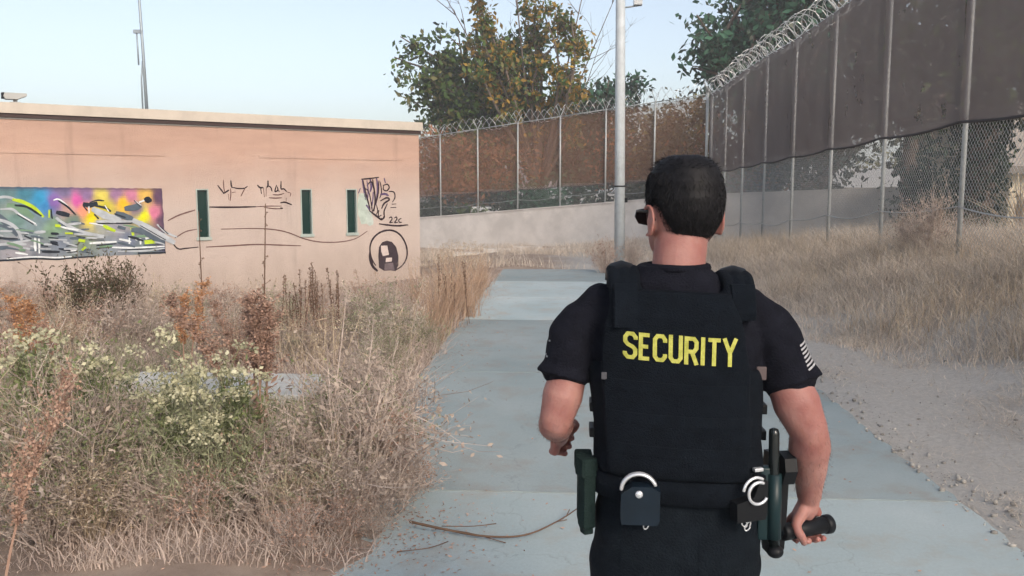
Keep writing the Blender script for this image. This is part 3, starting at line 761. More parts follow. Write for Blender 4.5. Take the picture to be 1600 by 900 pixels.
def fence(name, label, posts, base, top, fbot, fabric, side, group=None, mesh_low=True):
    """posts [(x, y)], base/top/fbot heights at each post; side: unit offset towards the fabric side"""
    root = empty(name, (posts[0][0], posts[0][1], 0))
    tag(root, label, 'fence')
    O = Vector((posts[0][0], posts[0][1], 0))
    P = [Vector((p[0], p[1], 0)) - O for p in posts]
    n = len(P)
    for i in range(n):
        mb = MB(); r = 0.034 if 0 < i < n - 1 else 0.055
        lean = random.uniform(-0.008, 0.008)
        mb.tube([P[i] + Vector((0, 0, base[i] - 0.3)), P[i] + Vector((lean * 0.4, 0, (base[i] + top[i]) / 2)), P[i] + Vector((lean, 0, top[i]))], r, 10)
        po = mb.build('post', M['galv'], root, True)
        c = MB()
        q = P[i] + Vector((lean, 0, top[i]))
        s = Vector((side[0], side[1], 0)) * 0.33
        c.tube([q - Vector((0, 0, 0.05)), q + s + Vector((0, 0, 0.36))], 0.016, 6)
        c.tube([q - Vector((0, 0, 0.05)), q - s + Vector((0, 0, 0.36))], 0.016, 6)
        c.build('arm', M['galv'], po, True)
    for i in range(n - 1):
        a, b = P[i], P[i + 1]; d = (b - a); L_ = d.length; X = d.normalized()
        sd = Vector((side[0], side[1], 0))
        for (za, zb_, nm) in ((top[i] - 0.04, top[i + 1] - 0.04, 'top_rail'), (fbot[i] - 0.01, fbot[i + 1] - 0.01, 'middle_rail')):
            if nm == 'middle_rail': continue
            mb = MB(); mb.tube([a + X * 0.03 + Vector((0, 0, za)), b - X * 0.03 + Vector((0, 0, zb_))], 0.021, 8); mb.build(nm, M['galv'], root, True)
        # tension wire at the bottom, slightly bowed
        mb = MB(); za, zb_ = base[i] + 0.75, base[i + 1] + 0.75
        mb.tube([a + d * t + Vector((0, 0, za + (zb_ - za) * t - 0.10 * math.sin(math.pi * t) * (0.5 + 0.5 * (i % 2)))) + sd * 0.05 for t in np.linspace(0, 1, 9)], 0.010, 5)
        mb.build('tension_wire', M['galv'], root, True)
        # chain-link: two families of diagonal wires clipped to the bay
        z0 = min(base[i], base[i + 1]) + 0.02; z1 = min(fbot[i], fbot[i + 1]) + 0.12
        hh = z1 - z0; pit = 0.085; V = []; F = []
        for sgn in (1, -1):
            k = 0
            c = -hh
            while c < L_:
                # line s = c + t, z = t  (t 0..hh), mirrored for the other family
                t0 = max(0, -c); t1 = min(hh, L_ - c)
                if t1 - t0 > 0.05:
                    s0, s1 = c + t0, c + t1
                    if sgn < 0: s0, s1 = L_ - s0, L_ - s1
                    p = a + X * s0 + Vector((0, 0, z0 + t0)); q = a + X * s1 + Vector((0, 0, z0 + t1))
                    dr = (q - p).normalized(); u = dr.cross(sd).normalized() * 0.0028; w = sd * 0.0028 * (1 if sgn > 0 else -1)
                    o = len(V)
                    off = sd * 0.006 * sgn
                    for e in (p, q):
                        V += [e + off + u, e + off - u * 0.5 + w, e + off - u * 0.5 - w]
                    F += [(o, o + 1, o + 4, o + 3), (o + 1, o + 2, o + 5, o + 4), (o + 2, o, o + 3, o + 5)]
                c += pit
        me = arrays_mesh('chain_link_mesh', np.array([tuple(v) for v in V]), np.array(F), M['wire'])
        ch = link('chain_link_mesh', me, None, root); ch['kind'] = 'stuff'
        # windscreen panel: thin cloth, billowing a little between its ties
        nu, nv = 14, 12; vs = []
        for jv in range(nv + 1):
            for iu in range(nu + 1):
                s, t = iu / nu, jv / nv
                zb0 = fbot[i] + (fbot[i + 1] - fbot[i]) * s - 0.05 * math.sin(math.pi * s) * (1 - t)
                zt0 = top[i] + (top[i + 1] - top[i]) * s - 0.08
                z = zb0 + (zt0 - zb0) * t
                bl = 0.085 + 0.05 * math.sin(math.pi * s) * math.sin(math.pi * t) * (1 + 0.6 * math.sin(i * 2.3 + t * 4)) + 0.012 * math.sin(s * 19 + i) * math.sin(t * 7)
                vs.append(a + d * (0.004 / L_ + s * (1 - 0.008 / L_)) + sd * bl + Vector((0, 0, z)))
        fs = [(jv * (nu + 1) + iu, jv * (nu + 1) + iu + 1, (jv + 1) * (nu + 1) + iu + 1, (jv + 1) * (nu + 1) + iu) for jv in range(nv) for iu in range(nu)]
        mb = MB(); mb.add(vs, fs); fb = mb.build('windscreen_panel', fabric, root, True)
        mb = MB(); low = vs[:nu + 1]
        mb.tube([p + sd * 0.004 for p in low], 0.02, 5); mb.build('hem', M['hem'], fb)
    # razor coil along the top
    pts = []
    rad = 0.27; pitch = 0.34
    rr = random.Random(name + label)
    for i in range(n - 1):
        a, b = P[i] + Vector((0, 0, top[i] + 0.2)), P[i + 1] + Vector((0, 0, top[i + 1] + 0.2))
        L_ = (b - a).length; X = (b - a).normalized(); S = X.cross(Vector((0, 0, 1))).normalized()
        m_ = int(L_ / pitch * 14)
        for k in range(m_):
            t = k / m_; an = 2 * math.pi * t * round(L_ / pitch)
            q = a + (b - a) * t
            j = 1 + 0.22 * math.sin(t * 31 + i * 1.7) + rr.uniform(-0.06, 0.06)
            pts.append(q + S * math.cos(an) * rad * j + Vector((0, 0, 1)) * (math.sin(an) * rad * j - 0.06 * math.sin(math.pi * t)) + X * 0.09 * math.sin(an * 2.0))
    mb = MB(); mb.tube(pts, 0.0075, 4)
    for k in range(0, len(pts) - 1, 2):
        p = pts[k]; t = (pts[k + 1] - p).normalized(); u = t.orthogonal().normalized() * 0.028
        mb.add([p + t * 0.022, p + u, p - t * 0.022, p - u], [(0, 1, 2, 3)])
    mb.build('razor_coil', M['razor'], root)
    return root

SP = 2.955
rp, rbase, rtop, rbot = [], [], [], []
for k in range(-4, 8):
    y = 12.1 + SP * k
    x = at(1503, 295, 12.1).x
    rp.append((x, y)); rbase.append(Hs(x, y) - 0.05); rtop.append(5.30 + 0.04 * math.sin(k * 1.7)); rbot.append(np.interp(y, [0, 12, 33], [2.58, 2.62, 2.28]))
FX = rp[0][0]
fence('chain_link_fence', 'tall chain-link fence with grey windscreen and razor wire, running along the right', rp, rbase, rtop, rbot, M['fab_r'], (-1, 0))
bp2, bb, bt, bf = [], [], [], []
pxs = [1113, 1040, 955, 878, 815, 757, 697]
Lr = math.hypot(dx, dy)
nrm = (-dy / Lr, dx / Lr)
for k in range(0, 11):
    t = k / 6.0
    x, y = CX - 0.25 + dx * t, CY + dy * t
    bp2.append((x, y)); wt = np.interp(t, [0, 1, 2], [1.5, 0.46, -0.35]); bb.append(min(wt - 0.3, 0.9)); bt.append(5.26 - 1.05 * t); bf.append(2.2 - 0.75 * t)
sgn = 1 if nrm[1] < 0 else -1
fence('chain_link_fence', 'chain-link fence with brown windscreen along the back behind the concrete wall', bp2, bb, bt, bf, M['fab_b'], (-nrm[0] * sgn, -nrm[1] * sgn))

# light pole
pb = at(968, 412, 19.0)
pz = Hs(pb.x, 19.0)
pole = empty('light_pole', (pb.x, 19.0, pz)); pole.rotation_euler.y = R(-0.6)
tag(pole, 'tall pale grey metal light pole standing at the end of the path', 'lamp post')
mb = MB(); mb.tube([(0, 0, -0.3), (0, 0, 4.0), (0, 0, 10.5)], [0.118, 0.108, 0.085], 20); mb.build('shaft', M['pole'], pole, True)
mb = MB(); mb.tube([(0, 0, 1.80), (0, 0, 1.83)], 0.121, 20); mb.build('band', M['black'], pole, True)
mb = MB(); mb.cbox((0.10, -0.05, 1.46), (0.17, 0.05, 1.56), 0.01); mb.build('junction_box', M['black'], pole)
mb = MB(); mb.cbox((-0.2, -0.2, -0.05), (0.2, 0.2, 0.03), 0.006); mb.build('base_plate', M['galv'], pole)
for sx in (-1, 1):
    for sy in (-1, 1):
        b_ = MB(); b_.tube([(0.15 * sx, 0.15 * sy, 0.03), (0.15 * sx, 0.15 * sy, 0.09)], 0.018, 6); b_.build('bolt', M['galv'], pole)
mb = MB(); mb.tube([(0, 0, 10.4), (0, -0.5, 10.7), (0, -1.4, 10.8)], 0.035, 8); mb.build('arm', M['pole'], pole, True)
mb = MB(); mb.cbox((-0.16, -2.0, 10.72), (0.16, -1.35, 10.88), 0.04); lh = mb.build('lamp_head', M['pole'], pole)
mb = MB(); mb.box((-0.12, -1.95, 10.70), (0.12, -1.45, 10.722)); mb.build('lens', mat('lamp_lens', (0.6, 0.6, 0.58), 0.3), lh)
mb = MB(); mb.tube([(0.08, 0, 5.62), (0.42, 0, 5.66)], 0.018, 6); cbk = mb.build('bracket', M['galv'], pole, True)
mb = MB(); mb.cbox((0.28, -0.09, 5.66), (0.46, 0.09, 5.82), 0.01); mb.build('sensor_box', mat('sensor_grey', (0.5, 0.52, 0.53), 0.5), cbk)

# ------------------------------------------------------------------ houses and van beyond
def house(name, label, x0, x1, y0, y1, zb, ze, zr, wallc, roofc, wins, axis='x', fascia=(0.2, 0.18, 0.16)):
    r = empty(name, ((x0 + x1) / 2, (y0 + y1) / 2, zb)); tag(r, label, 'house')
    cx, cy = (x0 + x1) / 2, (y0 + y1) / 2
    hx, hy = (x1 - x0) / 2, (y1 - y0) / 2
    he, hr = ze - zb, zr - zb
    wm = mat(name + '_wall', wallc, 0.9, var=0.08, scale=2)
    rm = mat(name + '_roof', roofc, 0.95, var=0.18, scale=14, stretch=(1, 1, 3))
    mb = MB()
    if axis == 'x':
        poly = [(-hy, -0.3), (hy, -0.3), (hy, he), (0, hr - 0.12), (-hy, he)]
        mb.prism(poly, lambda u, v, d: (d, u, v), -hx, hx)
    else:
        poly = [(-hx, -0.3), (hx, -0.3), (hx, he), (0, hr - 0.12), (-hx, he)]
        mb.prism(poly, lambda u, v, d: (u, d, v), -hy, hy)
    w = mb.build('wall', wm, r)
    mb = MB(); ov = 0.4
    h = hy if axis == 'x' else hx; l = hx if axis == 'x' else hy
    sl_ = (hr - he) / h
    for s in (-1, 1):
        pr = [(0, hr), (s * (h + ov), he - sl_ * ov), (s * (h + ov), he - sl_ * ov - 0.12), (0, hr - 0.119)]
        mb.prism(pr, (lambda u, v, d: (d, u, v)) if axis == 'x' else (lambda u, v, d: (u, d, v)), -l - ov, l + ov)
    rf = mb.build('roof', rm, r)
    fm_ = MB()
    z = he - sl_ * ov
    if axis == 'x':
        fm_.box((-l - ov, -h - ov - 0.03, z - 0.2), (l + ov, -h - ov - 0.002, z - 0.0))
    else:
        fm_.box((-h - ov - 0.03, -l - ov, z - 0.2), (-h - ov - 0.002, l + ov, z))
    fm_.build('fascia', mat(name + '_fascia', fascia, 0.8), rf)
    for (wx, wz, ww, wh) in wins:
        f = MB(); g = MB()
        f.box((wx - ww / 2, -hy - 0.04, wz), (wx + ww / 2, -hy - 0.001, wz + wh)); wo = f.build('window', mat(name + '_trim', (0.6, 0.58, 0.54), 0.6), r)
        g.box((wx - ww / 2 + 0.06, -hy - 0.055, wz + 0.06), (wx + ww / 2 - 0.06, -hy - 0.041, wz + wh - 0.06)); g.build('pane', gl, wo)
    return r

house('house', 'house with low tan grey roof beyond the rear fence beside the building', -12.5, -4.6, 56, 63, -1.25, 1.0, 2.55, (0.42, 0.36, 0.3), (0.30, 0.26, 0.23), [(-2, 0.9, 1.2, 1.0), (2, 0.9, 1.2, 1.0)])
house('house', 'house with wide grey roof beyond the right fence and outer wall', at(1295, 290, 52).x, at(1475, 290, 52).x + 3, 52, 60, -1.25, 1.9, 3.0, (0.46, 0.43, 0.40), (0.36, 0.35, 0.34), [(-3, 1.2, 1.3, 1.1), (3, 1.2, 1.3, 1.1)])
hx0 = at(1578, 280, 24).x
house('house', 'cream house with a small window at the right edge behind the fence', hx0, hx0 + 7, 24, 31, Hs(hx0 + 3, 26) - 0.1, 2.55, 4.6, (0.62, 0.55, 0.42), (0.34, 0.30, 0.26), [(-2.75, 1.2, 0.5, 0.7), (0.5, 0.9, 1.2, 1.2)])

vx = at(765, 320, 47).x
van = empty('parked_van', (vx, 47, Hs(vx, 47))); tag(van, 'white van parked beyond the rear wall, only its rounded top showing', 'van')
wv = mat('van_white', (0.74, 0.74, 0.72), 0.35)
mb = MB()
prof = [(-2.3, 0.35), (2.2, 0.35), (2.3, 0.6), (2.25, 1.0), (1.5, 1.15), (1.0, 1.75), (0.8, 1.92), (0.4, 1.98), (-2.1, 1.98), (-2.28, 1.85), (-2.35, 0.9)]
rings = []
for s, w in ((-0.86, 0.93), (-0.8, 1.0), (0.8, 1.0), (0.86, 0.93)):
    rings.append([Vector((s if v < 1.1 else s * 0.93, u * w, 1.1 + (v - 1.1) * w)) for u, v in prof])
mb.loft(rings); mb.build('body', wv, van, False)
for sx in (-1, 1):
    for yy in (-1.45, 1.45):
        t = MB(); t.tube([(sx * 0.66, yy, 0.33), (sx * 0.88, yy, 0.33)], 0.33, 16); ty = t.build('wheel', mat('tyre', (0.02, 0.02, 0.02), 0.8), van, True)
        t = MB(); t.tube([(sx * 0.87, yy, 0.33), (sx * 0.892, yy, 0.33)], 0.19, 12); t.build('rim', M['galv'], ty, True)
t = MB(); t.box((-0.62, -2.36, 1.15), (0.62, -2.30, 1.7)); t.build('rear_window', gl, van)
for sx in (-1, 1):
    t = MB(); t.box((sx * 0.74 - 0.07, -2.37, 0.8), (sx * 0.74 + 0.07, -2.29, 1.1)); t.build('tail_light', mat('tail_red', (0.3, 0.02, 0.02), 0.3), van)
# ------------------------------------------------------------------ trees
def leaf_mat(name, c, c2, tr=0.35, isl=0.35):
    return mat(name, c, 0.6, scale=0.55, col2=c2, transl=tr, island=isl, detail=3, spec=0.25)
LM_ = {
    'green': leaf_mat('leaf_green', (0.12, 0.185, 0.04), (0.06, 0.11, 0.03)),
    'teal': leaf_mat('leaf_teal', (0.075, 0.18, 0.11), (0.045, 0.115, 0.07)),
    'dark': leaf_mat('leaf_dark', (0.055, 0.085, 0.055), (0.035, 0.05, 0.036)),
    'grey': leaf_mat('leaf_grey', (0.16, 0.165, 0.12), (0.10, 0.10, 0.075)),
    'yellow': leaf_mat('leaf_yellow', (0.40, 0.25, 0.04), (0.25, 0.15, 0.04)),
    'rust': leaf_mat('leaf_rust', (0.38, 0.18, 0.09), (0.24, 0.12, 0.065)),
    'olive': leaf_mat('leaf_olive', (0.22, 0.20, 0.07), (0.14, 0.135, 0.055)),
}
BARK = mat('bark', (0.13, 0.10, 0.08), 0.95, var=0.35, scale=6, bump=0.6, bscale=12, stretch=(1, 1, 0.25))
BARKL = mat('bark_pale', (0.19, 0.155, 0.125), 0.95, var=0.3, scale=6, bump=0.5, bscale=12, stretch=(1, 1, 0.25))

def leaves_from(centers, n, sig, size, rg):
    c = centers[rg.integers(0, len(centers), n)]
    p = c + rg.normal(0, 1, (n, 3)) * np.array([sig, sig, sig * 0.75])
    u = rg.normal(0, 1, (n, 3)); u /= np.linalg.norm(u, axis=1)[:, None]
    w = np.cross(u, rg.normal(0, 1, (n, 3))); w /= np.linalg.norm(w, axis=1)[:, None]
    s = size * rg.uniform(0.6, 1.35, (n, 1))
    a = u * s; b = w * s * 0.55
    return np.stack([p - a, p + b * 0.9 - a * 0.1, p + a, p - b * 0.9 - a * 0.1], 1)

def tree(name, label, x, y, crown, fork, tr, mats, nleaf, size=0.16, seed=1, nlimb=9, ntwig=7, bark=None, bare=None, sig=0.55, group=None, lean=(0, 0), ivy=0):
    """crown: list of (cx, cy, cz, rx, rz) lobes in world coordinates; mats: list of (leaf material, share)"""
    rg = np.random.default_rng(seed)
    zb = Hs(x, y)
    root = empty(name, (x, y, zb)); tag(root, label, 'tree', group)
    O = np.array([x, y, zb])
    bark = bark or BARK
    mb = MB()
    top = np.array([lean[0], lean[1], fork])
    tp = [np.array([0, 0, -0.4]), np.array([0.02, 0, 0.1]), top * 0.5 + rg.normal(0, 0.08, 3), top]
    tp = chain(tp, 4)
    mb.tube(tp, list(np.linspace(tr * 1.25, tr * 0.8, len(tp))), 12)
    tips = []
    tot = sum(l[3] ** 2 * l[4] for l in crown)
    for l in crown:
        nl = max(2, int(nlimb * l[3] ** 2 * l[4] / tot + 0.5))
        for k in range(nl):
            v = rg.normal(0, 1, 3); v /= np.linalg.norm(v); v *= rg.uniform(0.45, 0.95)
            e = np.array([l[0], l[1], l[2]]) - O + v * np.array([l[3], l[3], l[4]])
            mid = top + (e - top) * 0.5 + rg.normal(0, 0.2, 3) * np.linalg.norm(e - top) * 0.6 + np.array([0, 0, 0.1 * np.linalg.norm(e - top)])
            q = chain([top, mid, e], 5)
            mb.tube(q, list(np.linspace(tr * 0.5, tr * 0.10, len(q))), 6)
            for j in range(ntwig):
                t = rg.uniform(0.35, 1.0); b0 = q[int(t * (len(q) - 1))]
                e2 = b0 + rg.normal(0, 1, 3) * np.array([l[3], l[3], l[4]]) * 0.36
                m2 = (b0 + e2) / 2 + rg.normal(0, 0.1, 3)
                q2 = chain([b0, m2, e2], 3)
                mb.tube(q2, list(np.linspace(tr * 0.13, tr * 0.04, len(q2))), 4)
                tips += [q2[-1], q2[len(q2) // 2], q2[-2]]
    if bare:
        for (ex, ey, ez, r0) in bare:
            e = np.array([ex, ey, ez]) - O
            q = chain([top, top + (e - top) * 0.45 + rg.normal(0, 0.25, 3), e], 6)
            mb.tube(q, list(np.linspace(r0, r0 * 0.2, len(q))), 6)
            for j in range(9):
                t = rg.uniform(0.3, 1); b0 = q[int(t * (len(q) - 1))]
                dr = (e - top) / np.linalg.norm(e - top)
                e2 = b0 + (dr + rg.normal(0, 0.55, 3)) * rg.uniform(0.7, 2.0)
                q2 = chain([b0, (b0 + e2) / 2 + rg.normal(0, 0.12, 3), e2], 3)
                mb.tube(q2, list(np.linspace(r0 * 0.3, r0 * 0.08, len(q2))), 4)
                for jj in range(3):
                    e3 = q2[-2] + (dr + rg.normal(0, 0.8, 3)) * 0.5
                    mb.tube([q2[-2], e3], [r0 * 0.12, r0 * 0.05], 3)
    mb.build('trunk', bark, root, True)
    tips = np.array(tips)
    for i, (mk, sh, flt) in enumerate(mats):
        cs = tips
        if flt is not None:
            sel = flt(tips + O)
            if sel.sum() < 3: continue
            cs = tips[sel]
        Q = leaves_from(cs, int(nleaf * sh), sig, size, rg)
        link('crown' if i == 0 else 'crown_tuft', quads_mesh('crown', Q, LM_[mk]), None, root)['kind'] = 'stuff'
    if ivy:
        a = rg.uniform(0, 2 * math.pi, ivy); z = rg.uniform(0, fork, ivy); r = tr * rg.uniform(0.9, 1.7, ivy)
        cs = np.stack([np.cos(a) * r, np.sin(a) * r, z], 1)
        link('ivy', quads_mesh('ivy', leaves_from(cs, ivy, 0.08, size * 0.6, rg), LM_['dark']), None, root)
    return root

def X(px, Y): return at(px, 295, Y).x
def Z(py, Y): return CAMH + (295 - py) * Y / 1333.3 * 1.0

tree('broadleaf_tree', 'broad green tree with ragged crown behind the rear fence', X(800, 52), 52,
     [(X(700, 52), 52, Z(118, 52), 3.6, 2.9), (X(650, 52), 52.5, Z(150, 52), 2.0, 1.7), (X(650, 52), 51.5, Z(75, 52), 1.9, 1.3), (X(700, 52), 51.5, Z(185, 52), 2.4, 1.2), (X(835, 52), 52.5, Z(185, 52), 2.2, 1.3), (X(790, 52), 52, Z(140, 52), 3.1, 2.4), (X(830, 52), 51, Z(95, 52), 1.8, 1.2), (X(745, 52), 53, Z(70, 52), 2.4, 1.6)], 4.6, 0.34,
     [('green', 0.6, None), ('dark', 0.2, None), ('olive', 0.2, None)], 15000, 0.21, 11, 30, 8, sig=0.46)
tree('half_bare_tree', 'half bare tree with tall grey limbs and yellow autumn leaves', X(852, 49), 49,
     [(X(738, 49), 49, Z(20, 49), 0.7, 1.7), (X(812, 49), 49, Z(50, 49), 0.55, 1.9), (X(872, 49), 49.5, Z(105, 49), 0.9, 0.8), (X(720, 49), 49, Z(70, 49), 1.3, 0.8), (X(770, 49), 49, Z(80, 49), 1.4, 1.2), (X(900, 49), 49, Z(50, 49), 1.2, 1.3), (X(850, 49), 49, Z(20, 49), 1.2, 1.0)], 2.9, 0.24,
     [('yellow', 0.36, None), ('olive', 0.24, None), ('green', 0.40, None)], 7000, 0.17, 5, 15, 8, bark=BARK, sig=0.28, lean=(-0.3, 0),
     bare=[(X(685, 49), 49, Z(-20, 49), 0.09), (X(800, 49), 48.6, Z(-70, 49), 0.10), (X(915, 49), 49, Z(-30, 49), 0.10), (X(965, 49), 49, Z(-10, 49), 0.07), (X(940, 49), 49.5, Z(60, 49), 0.06)])
tree('broadleaf_tree', 'dark green round tree behind the rear fence beside the light pole', X(900, 55), 55,
     [(X(925, 55), 55, Z(135, 55), 2.7, 1.9), (X(985, 55), 55, Z(120, 55), 1.0, 0.8), (X(880, 55), 55, Z(225, 55), 3.0, 2.6), (X(950, 55), 55.5, Z(230, 55), 2.6, 2.4)], 3.4, 0.3,
     [('dark', 0.55, None), ('teal', 0.45, None)], 11000, 0.21, 21, 22, 8, sig=0.48)
tree('autumn_tree', 'rust brown autumn tree behind the rear windscreen next to the building', X(720, 47), 47,
     [(X(705, 47), 47, Z(245, 47), 2.3, 1.5), (X(785, 47), 47.4, Z(238, 47), 1.9, 1.5), (X(652, 47), 47.5, Z(222, 47), 1.1, 1.1)], 2.2, 0.2,
     [('rust', 0.7, None), ('olive', 0.3, None)], 8000, 0.14, 31, 18, 7, sig=0.4)
tree('spreading_tree', 'large spreading teal green tree above the fence corner', X(1200, 47), 47,
     [(X(1150, 47), 47, Z(60, 47), 2.9, 2.0), (X(1230, 47), 47, Z(20, 47), 3.4, 2.6), (X(1290, 47), 48, Z(50, 47), 2.6, 2.4), (X(1085, 47), 47, Z(80, 47), 1.7, 1.3), (X(1075, 47), 46.5, Z(120, 47), 1.1, 0.7), (X(1160, 47), 47, Z(10, 47), 2.4, 1.6), (X(1350, 47), 47, Z(-40, 47), 4.0, 3.0), (X(1110, 47), 46, Z(40, 47), 2.0, 1.4)], 5.2, 0.42,
     [('teal', 0.62, None), ('dark', 0.38, None)], 13000, 0.22, 41, 34, 8, sig=0.48)
tree('small_tree', 'pale grey green small tree behind the fence corner', X(1075, 43), 43,
     [(X(1070, 43), 43, Z(195, 43), 1.6, 1.7), (X(1020, 43), 43.5, Z(225, 43), 1.8, 1.6), (X(1110, 43), 43, Z(170, 43), 1.1, 0.9), (X(1005, 43), 43, Z(180, 43), 1.2, 1.0)], 2.4, 0.17,
     [('grey', 0.8, None), ('olive', 0.2, None)], 7000, 0.13, 51, 18, 7, sig=0.4)
TR = 'trees beyond the right fence'
tree('fence_tree', 'dark tree filling the windscreen beyond the middle of the right fence', X(1290, 34), 34,
     [(X(1260, 34), 34, Z(150, 34), 2.6, 2.6), (X(1330, 34), 35, Z(110, 34), 2.8, 3.2), (X(1210, 34), 35, Z(190, 34), 1.6, 1.7)], 2.6, 0.3,
     [('dark', 0.7, None), ('grey', 0.3, None)], 6500, 0.15, 61, 20, 8, sig=0.42)
tree('fence_tree', 'tall dark tree showing through the upper windscreen on the right', X(1420, 27), 27,
     [(X(1400, 27), 27, Z(70, 27), 2.3, 2.9), (X(1470, 27), 27.5, Z(40, 27), 2.2, 3.2), (X(1350, 27), 28, Z(60, 27), 1.6, 2.0)], 3.6, 0.26,
     [('dark', 0.65, None), ('grey', 0.35, None)], 5200, 0.13, 71, 22, 8, sig=0.36)
tree('ivy_clad_tree', 'thick dark ivy covered tree trunk behind the bare chain-link at right', X(1530, 19), 19,
     [(X(1560, 19), 19, Z(110, 19), 1.7, 1.6), (X(1500, 19), 19.5, Z(30, 19), 1.5, 1.6), (X(1620, 19), 19, Z(40, 19), 1.7, 2.0)], 3.4, 0.33,
     [('dark', 0.6, None), ('green', 0.25, None), ('grey', 0.15, None)], 6000, 0.11, 81, 18, 8, sig=0.32, ivy=3500)

# hedges and bushes beyond
def bush(name, label, x, y, rx, ry, rz, mk, n, size, seed, zc=None):
    rg = np.random.default_rng(seed); zb = Hs(x, y)
    root = empty(name, (x, y, zb)); tag(root, label, 'bush')
    mb = MB(); tips = []
    for k in range(26):
        a = rg.uniform(0, 6.28); v = np.array([math.cos(a) * rx * rg.uniform(0.2, 1), math.sin(a) * ry * rg.uniform(0.2, 1), rz * rg.uniform(0.35, 1.0)])
        mb.tube(chain([(v[0] * 0.15, v[1] * 0.15, -0.1), v * np.array([0.5, 0.5, 0.6]), v], 3), list(np.linspace(0.03, 0.006, 7)), 4)
        tips += [v, v * 0.8, v * np.array([0.7, 0.7, 0.6])]
    mb.build('stems', BARK, root)
    link('crown', quads_mesh('crown', leaves_from(np.array(tips), n, 0.16 * (rx + rz) / 2, size, rg), LM_[mk]), None, root)
    return root
bush('hedge_bush', 'clipped green bush in front of the white van', X(735, 44), 44, 0.8, 0.6, 1.75, 'green', 2500, 0.1, 3)
bush('hedge_bush', 'low dark green bush beyond the wall left of the light pole', X(900, 44), 44, 2.4, 1.0, 2.2, 'teal', 4000, 0.12, 5)
bush('hedge_bush', 'pale grey bush beyond the wall behind the right fence', X(1215, 37), 37, 1.6, 1.0, 2.4, 'grey', 3000, 0.11, 6)
bush('hedge_bush', 'light green bushy shrub above the grey roof beyond the right fence', X(1430, 66), 66, 6.0, 2.0, 5.4, 'olive', 5000, 0.2, 7)
bush('hedge_bush', 'dark green shrub behind the chain-link left of the ivy covered trunk', X(1465, 22), 22, 0.8, 0.7, 2.3, 'dark', 2600, 0.09, 8)

tree('small_tree', 'brownish small tree filling the windscreen right of the fence corner', X(1165, 39), 39,
     [(X(1150, 39), 39, Z(220, 39), 1.5, 1.5), (X(1195, 39), 39.5, Z(200, 39), 1.6, 1.8), (X(1240, 39), 40, Z(235, 39), 1.3, 1.2), (X(1160, 39), 39, Z(265, 39), 1.6, 0.9)], 2.0, 0.16,
     [('olive', 0.5, None), ('rust', 0.5, None)], 6500, 0.13, 91, 18, 7, sig=0.42)
tree('small_tree', 'brown leaved tree behind the rear windscreen right of the light pole', X(1010, 46), 46,
     [(X(1000, 46), 46, Z(240, 46), 1.8, 1.5), (X(1060, 46), 46.5, Z(235, 46), 1.7, 1.6), (X(940, 46), 46, Z(255, 46), 1.4, 1.2)], 2.0, 0.16,
     [('rust', 0.55, None), ('dark', 0.45, None)], 6000, 0.14, 92, 16, 7, sig=0.42)

for i, (px, Y, rx, rz, mk, od) in enumerate([(690, 46, 2.0, 1.9, 'dark', 'first'), (800, 45, 2.2, 2.4, 'dark', 'second'), (850, 44.5, 2.0, 2.6, 'teal', 'third'), (955, 43, 2.0, 2.6, 'dark', 'fourth'), (1015, 41.5, 2.0, 2.8, 'grey', 'fifth'), (1075, 40, 2.0, 2.8, 'dark', 'sixth')]):
    bush('hedge_bush', 'dark bush behind the rear fence, %s from the building in the row' % od, X(px, Y), Y, rx, 1.0, rz + 0.5, mk, 3200, 0.12, 20 + i)
bush('hedge_bush', 'tall dark shrub beyond the outer wall under the grey windscreen', X(1270, 36), 36, 1.7, 1.0, 3.0, 'dark', 3600, 0.11, 33)
# ------------------------------------------------------------------ weeds and grass
def veg(name, c, c2, isl=0.3, tr=0.25, sc=3.0):
    return mat(name, c, 0.8, scale=sc, col2=c2, transl=tr, island=isl, detail=3, spec=0.15)
VM = {
    'straw': veg('dry_straw', (0.60, 0.50, 0.37), (0.45, 0.35, 0.25)),
    'bank': veg('bank_grass', (0.70, 0.61, 0.51), (0.55, 0.47, 0.395), 0.3),
    'grey': veg('dry_grey_stem', (0.64, 0.535, 0.465), (0.48, 0.385, 0.33)),
    'pod': veg('dry_pod', (0.52, 0.43, 0.355), (0.40, 0.32, 0.265), 0.2),
    'rust': veg('rust_seed', (0.60, 0.33, 0.17), (0.44, 0.23, 0.12), 0.35),
    'rust2': veg('pink_seed', (0.50, 0.34, 0.26), (0.36, 0.23, 0.175), 0.35),
    'green': veg('weed_green', (0.24, 0.27, 0.125), (0.15, 0.18, 0.085), 0.35),
    'sage': veg('sage_green', (0.36, 0.37, 0.235), (0.25, 0.26, 0.16), 0.3),
    'cream': veg('cream_flower', (0.62, 0.59, 0.42), (0.46, 0.44, 0.28), 0.25),
    'brown': veg('brown_spike', (0.22, 0.14, 0.095), (0.14, 0.085, 0.06), 0.3),
    'dkshrub': veg('dark_shrub', (0.13, 0.125, 0.07), (0.09, 0.075, 0.05), 0.35),
    'tuft': veg('tawny_stalk', (0.58, 0.42, 0.30), (0.44, 0.30, 0.21), 0.3),
}

